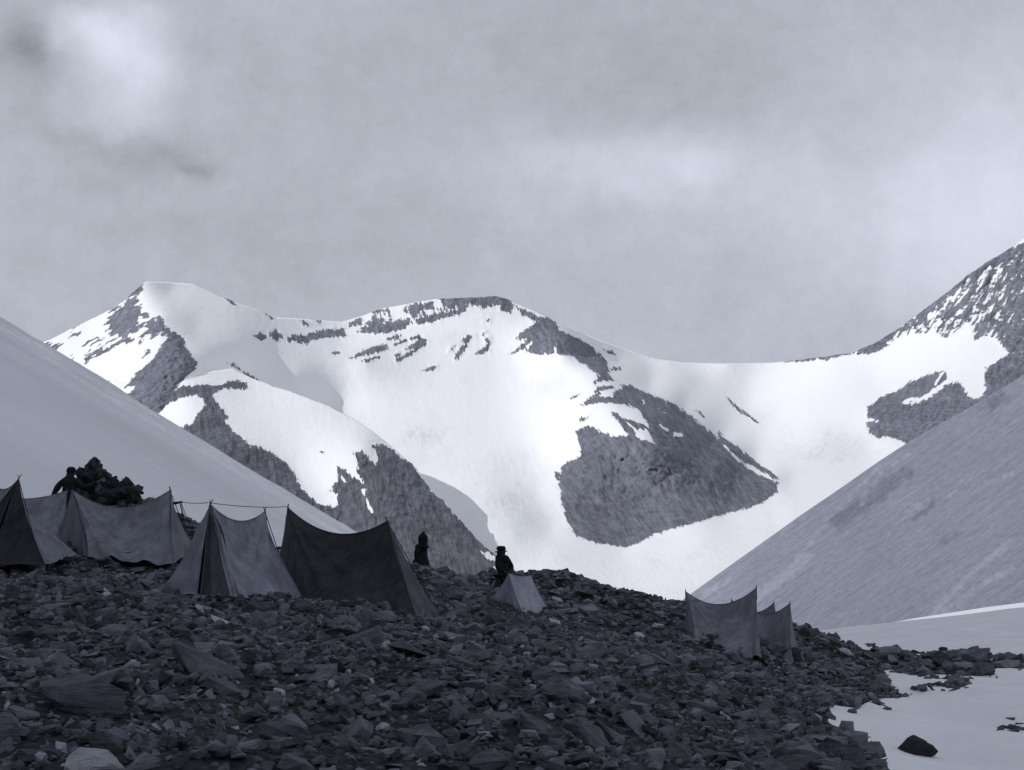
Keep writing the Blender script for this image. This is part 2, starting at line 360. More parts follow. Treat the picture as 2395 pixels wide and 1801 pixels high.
FAR_SNOWL = [(v6((1660,330),(1620,390),(1590,440)), 5), (v6((1720,250),(1690,300)), 5), (v6((1760,220),(1740,270)), 3), (v6((1810,170),(1780,230)), 2), (v6((1790,290),(1740,340)), 3), (v6((1860,190),(1830,290)), 3),
             (v6((1900,120),(1860,170)), 2), (v6((1940,110),(1900,250)), 3), (v6((1580,360),(1540,420)), 3), (v6((1900,300),(1850,350)), 4), (v6((1955,260),(1930,340)), 5), (v6((1840,310),(1820,350)), 3),
             (v6((735,900),(780,945),(850,1000),(930,1040),(955,1058)), 2.2), (v4((450,640),(560,590),(640,555)), 3), (v4((840,560),(900,520)), 3), (v5((700,250),(780,235)), 2), (v5((640,235),(600,290)), 2.5),
             (v6((1690,580),(1660,630)), 3)]
EROCK = [
    v4((990,1046),(1135,1130),(1200,1190),(1260,1170),(1300,1010),(1450,1000),(1480,1040),(1450,1065),(1500,1110),(1540,1160),(1620,1220),(1700,1240),(1800,1300),(1880,1360),(1920,1440),(1950,1500),(2010,1555),(2080,1610),(2160,1625),(2212,1600),(2250,1750),(1900,1700),(1400,1500)),
    v5((450,1275),(440,1240),(410,1190),(440,1140),(455,1110),(450,1050),(490,1065),(540,1110),(600,1150),(560,1080),(565,1030),(545,975),(580,965),(620,990),(660,1040),(680,1010),(660,960),(640,930),(720,930),(760,960),(800,1000),(850,1020),(900,1090),(950,1140),(980,1200),(1040,1240),(1100,1310),(1180,1400),(1240,1450),(1300,1500),(1420,1600),(1500,1750),(600,1750),(330,1500),(240,1370),(300,1250),(380,1280)),
    v5((350,965),(375,962),(375,975)),
]
EROCK = EROCK + FAR_ROCK[:12]
ESNOW = FAR_SNOW[:5] + [v5((470,1100),(485,1115),(500,1140),(480,1130)), v5((580,1175),(605,1170),(605,1205),(585,1200)), v5((415,1190),(450,1200),(450,1270),(425,1240)), v5((1240,1515),(1290,1530),(1330,1560),(1325,1575),(1280,1562)), v5((1265,1640),(1300,1615),(1330,1605),(1328,1630),(1285,1648)), v4((1000,1040),(1110,1130),(1145,1130),(1200,1090),(1250,1080),(1260,1040),(1330,960),(1315,920),(1260,895),(1160,915),(1105,950))]
ESNOWL = [(v5((600,1200),(615,1250),(640,1300)), 3.2), (v5((615,930),(640,1000),(660,1035)), 2.5)]

top_pts = [(-400,1000),(0,860),(85,805),(120,793),(180,762),(230,738),(262,722),(290,704),(310,684),(325,672),(338,661),(346,658),(400,661),(452,664),(490,680),(520,695),(560,710),(610,728),(640,743),(700,745),(760,750),(800,752),(850,738),(890,722),(950,711),(1020,699),(1100,696),(1160,693),(1180,697),(1205,708),(1240,722),(1280,741),(1340,770),(1400,795),(1450,813),(1500,829),(1541,840),(1600,848),(1680,850),(1728,850),(1800,848),(1860,843),(1930,834),(1996,824),(2050,800),(2103,768),(2155,728),(2210,688),(2262,645),(2310,612),(2357,585),(2395,558),(2500,500),(2900,420)]
def interp(pts, u):
    a = np.array(pts, float); return np.interp(u, a[:, 0], a[:, 1])
FARD = [(-400,1050,4200),(-300,1400,2600),(0,860,4100),(120,795,3900),(150,900,3400),(60,1000,3300),(230,738,3950),(342,660,3750),(300,760,3500),(250,850,3250),(383,741,3250),(461,850,2850),(358,976,2500),(250,1000,2700),(200,1100,2300),
        (400,680,3900),(460,770,3350),(500,700,3950),(560,800,3420),(620,735,4120),(640,800,3780),(700,870,3560),(560,900,3200),(500,960,2800),(450,1050,2400),(800,752,4600),(760,800,4080),(900,770,4300),(850,850,3800),
        (1000,740,4350),(1100,698,4500),(1050,760,4250),(1160,695,4550),(1000,830,4000),(800,950,3600),(950,960,3450),(900,1050,2900),(1100,900,3700),(1180,800,4050),(1100,1050,2800),(1000,1150,2150),(1150,1150,2000),(1200,1250,1400),(1050,1300,1200),(1300,1300,1150),(1200,1340,1000),
        (1400,1370,800),(1500,1400,650),(1600,1400,600),(1000,1400,700),(700,1300,1100),(300,1300,1200),(1500,1450,380),(2500,1450,380),(500,1450,420),(-300,1450,380),
        (1240,722,4450),(1285,775,3950),(1340,800,3700),(1400,870,3250),(1230,850,3850),(1330,900,3350),(1360,795,4450),(1440,850,4300),(1520,900,4150),(1560,845,4900),(1700,850,5000),(1850,843,5000),(1750,950,4400),(1750,1000,3700),
        (1430,900,2850),(1340,960,2700),(1500,940,2600),(1560,960,2600),(1620,1010,2500),(1700,1060,2350),(1810,1120,2100),(1450,1060,2050),(1330,1100,2150),(1310,1180,1850),(1360,1240,1600),(1460,1275,1450),(1560,1230,1600),(1700,1190,1800),(1800,1160,2000),(1600,1100,1950),
        (1600,950,3700),(1690,1020,3300),(1770,1070,2900),(1850,1120,2300),(1900,1050,2800),(1260,1050,2700),(1260,1150,2100),(1290,1240,1650),(1400,1310,1150),(1500,1300,1200),(1650,1260,1300),(1850,1200,1650),
        (1950,850,4500),(2050,900,3900),(2100,760,4500),(2200,800,4000),(2357,588,4500),(2357,750,3900),(2250,700,4250),(2395,850,3400),(2050,980,3100),(2030,1050,2800),(2200,950,3100),(2300,1000,2700),(1950,1100,2400),(2150,1100,2300),(2600,900,3100),(2600,1200,1800),(2900,420,5200),(2900,800,4400)]
far_tps = TPS([(a, b) for a, b, c in FARD], [math.log(c) for a, b, c in FARD], lam=.02, scale=300)

def to_world(u, v, Y):
    a = (u - CX) / F; b = -(v - CY) / F; y = CP - b * SP; z = SP + b * CP
    return np.stack([a / y * Y, Y, z / y * Y], -1)

def relief(name, us, top, bottom, nr, depth, rockfn, mat, rough_amp, jag=2.0, power=1.0, backs=6, dust=None, back_step=(120, -95), uvrot=0):
    u1 = np.asarray(us, float); s = np.linspace(0, 1, nr) ** power
    tv = interp(top, u1) if not callable(top) else top(u1)
    jn = fbm(u1 / 9, u1 * 0 + 3.3, 5, .6) * jag
    bv = np.full_like(u1, bottom) if not callable(bottom) else bottom(u1)
    U = np.broadcast_to(u1[None], (nr, len(u1))).copy()
    V = tv[None] + s[:, None] * (bv - tv)[None]
    rk = rockfn(U, V)
    # skyline is rougher where it is rock
    V = V + (jn * (.35 + .9 * np.clip(rk[0], 0, 1)))[None] * (1 - sm(V - V[:1], 0, 60))
    D = depth(U, V)
    rkc = np.clip(rk, 0, 1)
    th = np.where((U > 1250) & (U < 1860), .62, np.where(U >= 1860, -.61, np.where(U < 480, -1.0, .2))) if jag < 4 else np.full_like(U, .15)
    ga = U * np.cos(th) - V * np.sin(th); gb = U * np.sin(th) + V * np.cos(th)
    wq = fbm(U / 50, V / 50, 3) * .9
    n_rock = ridged(ga / 52 + wq, gb / 110, 3, .5) * .50 + ridged(ga / 17 + wq * 1.5, gb / 30, 4, .6) * .34 + fbm(U / 7, V / 7, 4, .6) * .22
    n_snow = fbm(U / 130, V / 70, 2, .4) * .35 + fbm(ga / 40, gb / 60, 4, .55) * .16 + fbm(ga / 14, gb / 60, 4, .6) * .10 + sm(-np.abs(U - 700), -190, -120) * sm(-(V - V[:1]), -75, -20) * ridged(U / 26, V / 150 + 7, 3, .5) * .30
    D = D * (1 + rough_amp * (n_rock * rkc + .30 * n_snow))
    # rock stands a little proud of the snow
    D = D * (1 - rough_amp * .35 * rkc)
    co = to_world(U, V, D)
    sk = co[-1].copy(); sk[:, 2] = -30; co = np.concatenate([co, sk[None]], 0)      # foot carried down below the valley floor
    U, V, rk = [np.concatenate([q, q[-1:]], 0) for q in (U, V, rk)]; ga, gb = [np.concatenate([q, q[-1:] + 20], 0) for q in (ga, gb)]
    backrows = []
    for k in range(1, backs + 1):
        r = co[0].copy(); f = r / r[:, 1:2]
        r[:, 1] += back_step[0] * k; r[:, 0] = f[:, 0] * r[:, 1]; r[:, 2] += back_step[1] * k * (.6 + .1 * k)
        backrows.append(r)
    allr = np.concatenate([np.stack(backrows[::-1]), co], 0) if backs else co
    rka = np.concatenate([np.repeat(rk[:1], backs, 0), rk], 0)
    Ua = np.concatenate([np.repeat(U[:1], backs, 0), U], 0); Va = np.concatenate([np.repeat(V[:1], backs, 0), V], 0)
    du = dust(Ua, Va) if dust else np.zeros_like(Ua)
    c, sn = math.cos(uvrot), math.sin(uvrot)
    if uvrot: uv = np.stack([(Ua * c + Va * sn) / 1000, (-Ua * sn + Va * c) / 1000], -1).reshape(-1, 2)
    else:
        pad = lambda a: np.concatenate([np.repeat(a[:1], backs, 0), a], 0)
        uv = np.stack([pad(ga) / 1000, pad(gb) / 1000], -1).reshape(-1, 2)
    R, C = allr.shape[:2]
    return npmesh(name, allr.reshape(-1, 3), gridfaces(R, C), mat, True, {'rock': rka.ravel(), 'dust': du.ravel()}, uv)

def soft(sd, w=9): return np.clip(.5 + sd / (2 * (w + 3)), -.4, 1.35)
def far_rock(U, V):
    r = soft(mask_sd(FAR_ROCK, U, V), 7)
    s = np.maximum(soft(mask_sd(FAR_SNOW, U, V), 5), soft(line_sd(FAR_SNOWL, U, V), 4))
    r = np.minimum(r, 1 - s)
    # scattered snow in the summit band and right mountain
    br = mask_sd([v5((500,230),(640,180),(860,140),(1090,105),(1380,100),(1440,160),(1180,185),(900,260),(560,310)), v6((1400,420),(1700,240),(2100,-20),(2100,480),(1800,420),(1500,440))], U, V)
    lf = mask_sd([v4((240,575),(560,400),(870,240),(1060,400),(1080,520),(860,780),(750,900),(450,700))], U, V)
    a = U * .86 - V * .5; b = U * .5 + V * .86
    st = vnoise(a / 34, b / 5) * .55 + vnoise(a / 13 + 5, b / 2.6) * .45
    r = np.where(lf > -2, r * .72 + sm(lf, -2, 12) * (st - .42) * .9 + .04, r)
    k = sm(br, -5, 15) * np.where(U > 1900, .8, .5)
    tq = np.where(U >= 1860, -.61, 0); qa = U * np.cos(tq) - V * np.sin(tq); qb = U * np.sin(tq) + V * np.cos(tq)
    k2 = np.where(U > 1900, vnoise(qa / 6, qb / 34) * .6 + .4 * vnoise(qa / 3.5, qb / 14), vnoise(qa / 6, qb / 9) * .6 + .4 * vnoise(qa / 4, qb / 4))
    return np.where(br > -5, r * (1 - k) + k * (.15 + .7 * k2), r)
def far_dust(U, V):
    d = .25 * sm(fbm(U / 90, V / 60, 4), .1, .6)
    return d + .35 * sm(-np.hypot((U - 1930) / 150, (V - 1060) / 35) + fbm(U / 12, V / 6, 3) * .5, -1, 0) + .35 * sm(-np.hypot((U - 1180) / 90, (V - 1170) / 30) + fbm(U / 12, V / 6, 3) * .6, -1, 0) + .3 * sm(-np.hypot((U - 1000) / 70, (V - 1020) / 35) + fbm(U / 15, V / 10, 3) * .6, -1, 0)
M_far = mountain_mat('far_snow_and_rock', .05, .11, .28)
M_mid = mountain_mat('spur_snow_and_rock', .07, .075, .25)
far = relief('snow_mountains', np.arange(-390, 2880, 2.6), top_pts, 1450, 330, lambda U, V: np.exp(far_tps(U, V)), far_rock, M_far, .014, 2.2, dust=far_dust)
tag(far, 'snow covered mountain range with two rocky summits, a glacier bowl and a dark rock buttress', kind='structure')

# left spur: snow dome falling to a dark rocky ridge in front of the glacier
E_top = [(300,1010),(345,985),(380,960),(420,900),(440,882),(500,868),(545,862),(580,880),(640,903),(680,915),(720,930),(770,950),(820,975),(870,1008),(905,1035),(925,1052),(945,1070),(965,1085),(985,1112),(1002,1138),(1020,1160),(1040,1172),(1060,1198),(1085,1225),(1110,1255),(1140,1284),(1160,1300),(1185,1340),(1220,1370),(1300,1400)]
ED = [(300,1010,2600),(345,985,2500),(420,900,2600),(500,868,2900),(580,880,2900),(640,903,2700),(720,930,2450),(820,975,2150),(905,1035,1850),(945,1070,1700),(1002,1138,1500),(1060,1198,1330),(1110,1255,1180),(1160,1300,1050),(1220,1370,850),
      (700,1100,1650),(560,1000,2000),(520,1100,1500),(620,1150,1400),(780,1180,1400),(850,1050,1650),(870,1150,1330),(900,1250,1080),(800,1280,1120),(1000,1250,1120),(1100,1330,900),(700,1260,1150),(450,1100,1500),(400,1050,1800),(350,1050,1900),(600,1300,950),(900,1400,700),(400,1400,800),(1300,1400,780)]
e_tps = TPS([(a, b) for a, b, c in ED], [math.log(c) for a, b, c in ED], lam=.004, scale=300)
def e_depth(U, V):
    D = np.exp(e_tps(U, V)); Df = np.exp(far_tps(U, V))
    return np.minimum(D, Df * .975)
def e_rock(U, V):
    r = soft(mask_sd(EROCK, U, V), 7)
    return np.minimum(r, 1 - np.maximum(soft(mask_sd(ESNOW, U, V), 4), soft(line_sd(ESNOWL, U, V), 3)))
spur = relief('rocky_hill', np.arange(330, 1290, 2.0), E_top, 1430, 230, e_depth, e_rock, M_mid, .018, 5.0, back_step=(60, -60))
tag(spur, 'snow dome ending in a dark craggy spur above the glacier', kind='structure')

# ---------------------------------------------------------------- right hand scree slope
def scree_mat():
    m, t, b = newmat('scree_slope_stone'); g = mapping(t, geo(t), (1, .35, 1)); uvn = N(t, 'ShaderNodeUVMap').outputs[0]
    n1 = noise(t, mapping(t, uvn, (4, 60, 1)), 2.0, 9, .66, .25); n2 = noise(t, mapping(t, uvn, (22, 60, 1)), 2.2, 9, .7); n3 = noise(t, mapping(t, uvn, (90, 140, 1)), 3, 6, .7)
    f = math_(t, 'ADD', math_(t, 'MULTIPLY', n1, .32), math_(t, 'ADD', math_(t, 'MULTIPLY', n2, .36), math_(t, 'MULTIPLY', n3, .32)))
    at = N(t, 'ShaderNodeAttribute', attribute_name='dust').outputs['Fac']
    at2 = N(t, 'ShaderNodeAttribute', attribute_name='rock').outputs['Fac']
    f = math_(t, 'ADD', f, math_(t, 'MULTIPLY', at, .11))
    f = math_(t, 'SUBTRACT', f, math_(t, 'MULTIPLY', at2, .12))
    L(t, col(t, ramp(t, f, .22, .85), .15, .43), b.inputs['Base Color'])
    bump(t, b, math_(t, 'ADD', math_(t, 'MULTIPLY', n1, .8), math_(t, 'ADD', n2, math_(t, 'MULTIPLY', n3, .5))), .38, 1.2)
    return m
D_top = [(1500,1474),(1560,1430),(1621,1385),(1700,1328),(1780,1271),(1871,1206),(1961,1145),(2051,1082),(2120,1037),(2185,999),(2260,958),(2322,921),(2361,898),(2395,876),(2500,810),(2900,560)]
DD = [(1500,1480,513),(1621,1387,567),(1857,1192,675),(2119,1034,770),(2395,878,864),(2900,560,1053),(1938,1478,354),(2166,1446,362),(2361,1413,371),(2900,1340,405),(1700,1430,459),(1900,1330,520),(2100,1240,580),(2300,1150,634),(2500,1060,688),(1700,1540,338),(2100,1540,290),(2900,1540,290)]
d_tps = TPS([(a, b) for a, b, c in DD], [math.log(c) for a, b, c in DD], lam=.004, scale=300)
def v9(*p): return [(1600 + x * .36087, 850 + y * .36087) for x, y in p]
def d_dust(U, V):
    a = line_sd([(v9((800,1180),(1060,870),(1240,690),(1450,590)), 3), (v9((1120,960),(1220,800),(1290,690)), 3), (v9((1450,960),(1500,920),(1580,885)), 3.5), (v9((1450,1000),(1560,930)), 2.5), (v9((1700,860),(1800,820)), 3), (v9((1790,770),(1930,710)), 3), (v9((1950,770),(2120,720)), 3),
                 (v9((1600,1640),(1800,1420),(2120,1140)), 7), (v9((1650,1640),(1900,1450),(2120,1330)), 6), (v9((1280,1230),(1330,1110)), 3), (v9((140,1480),(200,1460)), 10), (v9((250,1440),(290,1400)), 4), (v9((1240,680),(1350,640)), 4), (v9((800,1250),(500,1500)), 14)], U, V, 60)
    return sm(a + fbm(U / 9, V / 9, 4) * 11, -5, 7)
def d_dark(U, V):
    a = line_sd([(v9((1000,1030),(1200,880),(1420,720)), 15), (v6((1560,1220),(1640,1150)), 9), (v6((1850,740),(1950,690)), 8), (v6((1450,1080),(1530,1030)), 12), (v6((1700,1330),(1760,1290)), 5)], U, V, 90)
    return sm(a + fbm(U / 16, V / 16, 4) * 16, -14, 10)
scree = relief('scree_hill', np.arange(1505, 2890, 3.0), D_top, 1540, 230, lambda U, V: np.exp(d_tps(U, V)), d_dark, scree_mat(), .0075, 1.2, back_step=(25, -22), dust=d_dust, uvrot=math.atan2(-430, 620))
tag(scree, 'long grey scree slope falling from upper right to the snow below the tents', kind='structure')

# ---------------------------------------------------------------- left snow slope, its mountain side steepened out of view to shade the camp
def slope_z(x, y):
    X = -x; YE = 450.0
    z = .595 * X - .0138 * y - 12.0
    z = z + np.where(X > 260, .305 * (np.minimum(X, 640) - 260) * sm(-y, -230, -110), 0)  # unseen crest added for its shadow, tapered to keep the scree sunlit
    z = np.where(X > 640, z - 1.5 * (X - 640), z)
    z = z - np.maximum(0, y - YE) * (.9 + .0 * X)
    z = z + fbm(x / 45, y / 45, 4) * 1.2 * sm(y, 40, 140) + fbm(x / 8 + 3, y / 8, 4, .6) * .45 * sm(y, 60, 200) + np.where(X > 200, ridged(x / 70, y / 70, 5) * 18 * sm(X, 200, 320), 0)
    return np.maximum(z, -26)
ys = np.r_[np.linspace(-800, 0, 50), np.linspace(4, 452, 220), np.linspace(458, 1100, 50)]
xs = -np.r_[np.linspace(10, 250, 220), np.linspace(256, 1150, 90)]
X, Y_ = np.meshgrid(xs, ys); Z = slope_z(X, Y_)
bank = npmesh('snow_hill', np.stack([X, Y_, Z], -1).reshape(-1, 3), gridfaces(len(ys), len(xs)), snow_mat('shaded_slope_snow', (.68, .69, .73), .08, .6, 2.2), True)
tag(bank, 'smooth shaded snow slope descending from the left behind the tents', kind='structure')

# wide valley floor under everything
vs = 9000
vf = npmesh('ground', [(-vs, -vs, -28), (vs, -vs, -28), (vs, vs, -28), (-vs, vs, -28)], [(0, 1, 2, 3)], snow_mat('valley_snow', (.82, .825, .85), .01, .3, 6), False)
tag(vf, kind='structure')

# ---------------------------------------------------------------- camp ground
def v1(x, y): return (x * .31646, 1040 + y * .31646)
def v2(x, y): return (600 + x * .31646, 1140 + y * .31646)
def v3(x, y): return (1500 + x * .40461, 1300 + y * .40461)
def v7(x, y): return (x * .36166, 1400 + y * .36166)
def v8(x, y): return (800 + x * .36166, 1400 + y * .36166)

G = []
def gp(u, v, Y):
    p = P(u, v, Y); G.append((p.x, p.y, p.z))
for a in [(-150,1808,11),(600,1812,10.8),(1200,1812,10.8),(1700,1806,12),(0,1700,12.4),(200,1650,13.5),(200,1500,18.2),(600,1600,14.6),(1100,1600,16),(1400,1700,14),(1000,1500,21),(1500,1550,24.5),(1300,1480,29.5),(700,1470,22),
          (1700,1650,20),(1850,1750,16),(1700,1590,25),(1000,1430,28.5),(700,1405,28.2),(400,1400,26),(100,1325,30),(-150,1330,28),(250,1300,32.5),(430,1330,31.5),(1140,1408,36.5),(1225,1446,35),(1282,1436,37),(1080,1420,33),(1165,1402,42),(158,1243,38.0),(300,1185,42),(225,1180,42),(370,1265,41),(445,1292,37),(520,1300,39),(120,1190,43),
          (1340,1420,38),(1050,1346,45),(1000,1340,43),(990,1384,48),(1000,1392,53),(960,1384,48),(1150,1337,50),(1300,1348,50),(1380,1366,49),(1450,1388,49),(1580,1420,48),(1597,1488,42.5),(1640,1495,39.5),(1783,1541,36.5),(1876,1537,38.5),(1720,1530,36.5),(1780,1500,42),
          (1870,1468,48),(1960,1496,50),(2040,1522,51),(1960,1560,44),(1900,1620,33),(1950,1650,26.5),(2050,1640,28),(1930,1700,22),(2050,1760,18.5),(2200,1801,17),(2380,1800,18),(2200,1650,29),(2380,1640,31),(2200,1570,45),(2380,1560,46),(2120,1540,52),(2250,1530,52),
          (2200,1500,72),(2380,1490,75),(2050,1500,80),(1980,1480,120),(2200,1460,120),(2380,1440,130),(2200,1449,200),(2380,1424,200),(2166,1446,350),(2361,1413,355),(1950,1480,200),(1940,1478,345)]: gp(*a)
G += [(-18, 40, 1.2), (-12, 46, 1.5), (-7, 42, .35), (-6, 38, .1), (-4, 42, .3), (-18, 36, .8), (-22, 45, 1.6), (-30, 20, 1.0), (-30, 60, 1.0), (-16, 62, -1.0), (-5, 58, -1.5), (3, 62, -3.2), (10, 62, -4.2), (0, 90, -8), (-20, 90, -5), (20, 90, -8), (0, 160, -12), (-30, 160, -9), (30, 170, -11), (0, 260, -14), (40, 260, -13), (-40, 260, -12), (0, 400, -20), (60, 420, -20), (130, 420, -16), (-40, 400, -18),
      (-8, 0, -1.2), (0, 0, -1.65), (8, 0, -2.6), (-8, -15, -1.5), (0, -20, -2.3), (14, -15, -4.5), (-30, -20, .3), (40, -20, -8), (40, 20, -6.5), (60, 60, -6.5), (110, 120, -6), (150, 240, -7), (190, 400, -9), (90, 30, -10), (18, 8, -4.2), (-40, 100, 1)]
Gn = np.array(G); g_tps = TPS(Gn[:, :2], Gn[:, 2], lam=.002, scale=20)
def gz(x, y):
    x = np.asarray(x, float); y = np.asarray(y, float)
    near = sm(-np.hypot(x, y), -70, -45)
    return g_tps(x, y) + (fbm(x / 2.2, y / 2.2, 4) * .24 + fbm(x / 7 + 9, y / 7, 3) * .10) * near + fbm(x / 18, y / 18, 3) * .25 * (1 - near)
SNOWP = [v3(870, 395), v3(960, 415), v3(1040, 452), v3(1120, 488), v3(1200, 508), v3(1280, 538), v3(1370, 552), v3(1480, 560), v3(1560, 585), v3(1640, 580), v3(1690, 570), v3(1710, 530), v3(1770, 528), v3(1800, 565), v3(1880, 590), v3(1900, 567), v3(1985, 570), v3(2000, 605), v3(2040, 602), v3(2060, 590), v3(2400, 590), v3(2400, 660),
         v3(2140, 648), v3(2040, 650), v3(2045, 690), v3(1900, 695), v3(1700, 685), v3(1550, 692), v3(1470, 660), v3(1370, 662), v3(1400, 700), v3(1440, 770), v3(1490, 795), v3(1545, 812), v3(1480, 822), v3(1420, 822), v3(1340, 830), v3(1300, 850), v3(1245, 885), v3(1190, 872), v3(1120, 862), v3(1070, 885), v3(1090, 930), v3(1070, 960), v3(1180, 1010), v3(1235, 1080), v3(1330, 1098), v3(1345, 1140), (2120, 1860), (2200, 2000), (2600, 2800), (6000, 2800), (6000, 1000), (1800, 1000)]
ISL = [[v3(1380,550),v3(1400,535),v3(1430,515),v3(1500,502),v3(1560,465),v3(1600,460),v3(1665,472),v3(1600,492),v3(1560,520),v3(1480,540),v3(1420,556)], [v3(1690,752),v3(1740,735),v3(1780,718),v3(1870,715),v3(1895,745),v3(1820,772),v3(1760,757)],
       [v3(1580,768),v3(1640,775),v3(1690,790),v3(1640,792)], [v3(1470,568),v3(1560,572),v3(1500,580)], [v3(2090,1000),v3(2140,985),v3(2200,985),v3(2200,1005)], [v3(2110,945),v3(2140,935),v3(2180,940),v3(2140,952)], [v3(1340,850),v3(1420,858),v3(1380,868)]]
def rocky(x, y, z):
    """signed pixel-ish distance, positive = rocks"""
    u, v = uv_of(x, y, z)
    s = np.maximum(-sdist(SNOWP, u, v), mask_sd(ISL, u, v))
    s = s * np.clip(y, 8, 60) / 40.0
    s = np.where(y < 3, (3.0 - x) * 20, s)           # beside and behind the camera
    s = np.where(y > 66, -50, s)
    s = np.where((x < -16.5) & (y > 50), -50, s)
    return s
def axis(a, b, c, dn, grow):
    """points from a to b, fine (dn) near c"""
    out = [c]; d = dn
    while out[-1] < b: out.append(out[-1] + d); d *= grow
    lo = [c]; d = dn
    while lo[-1] > a: lo.append(lo[-1] - d); d *= grow
    return np.array(lo[::-1][:-1] + out)
gx = np.r_[-np.linspace(80, 26, 40)[:-1], np.linspace(-26, 34, 300), np.linspace(34.5, 220, 100)]
gy = np.r_[np.linspace(-24, 4, 50), np.linspace(4.15, 60, 330), np.geomspace(60.5, 430, 110)]
GX, GY = np.meshgrid(gx, gy); GZ = gz(GX, GY)
rk = rocky(GX, GY, GZ)
def ground_mat():
    m, t, b = newmat('moraine_ground'); g = geo(t)
    at = N(t, 'ShaderNodeAttribute', attribute_name='rock').outputs['Fac']
    n = noise(t, g, 2.5, 8, .65); v = math_(t, 'ADD', at, math_(t, 'MULTIPLY', math_(t, 'SUBTRACT', n, .5), .6))
    msk = ramp(t, v, .47, .53)
    rock = col(t, ramp(t, noise(t, g, 9, 8, .7), .35, .7), .006, .05)  # near-black ground paints the shade in the gaps between stones
    sn = col(t, noise(t, g, .35, 5, .6), .62, .84, (.97, .98, 1.03))
    L(t, mixc(t, msk, sn, rock), b.inputs['Base Color'])
    h = math_(t, 'ADD', math_(t, 'MULTIPLY', noise(t, g, 1.1, 6, .6), .9), math_(t, 'MULTIPLY', math_(t, 'MULTIPLY', noise(t, g, 14, 6, .7), msk), .8))
    bump(t, b, h, .5, .14); return m
gm = npmesh('terrain', np.stack([GX, GY, GZ], -1).reshape(-1, 3), gridfaces(len(gy), len(gx)), ground_mat(), True, {'rock': np.clip(.5 + rk / 12, 0, 1).ravel()})
tag(gm, 'moraine ground of the camp running down to snow on the right', kind='structure')

def hit(u, v, y0=6.0, y1=120.0):
    """first ground point along a pixel's ray"""
    ys = np.geomspace(y0, y1, 1500); x, z = ray(u, v)
    h = gz(x * ys, ys); k = np.nonzero(z * ys <= h)[0]
    if len(k) == 0: return P(u, v, y1)
    y = ys[k[0]]; return Vector((x * y, y, float(h[k[0]])))

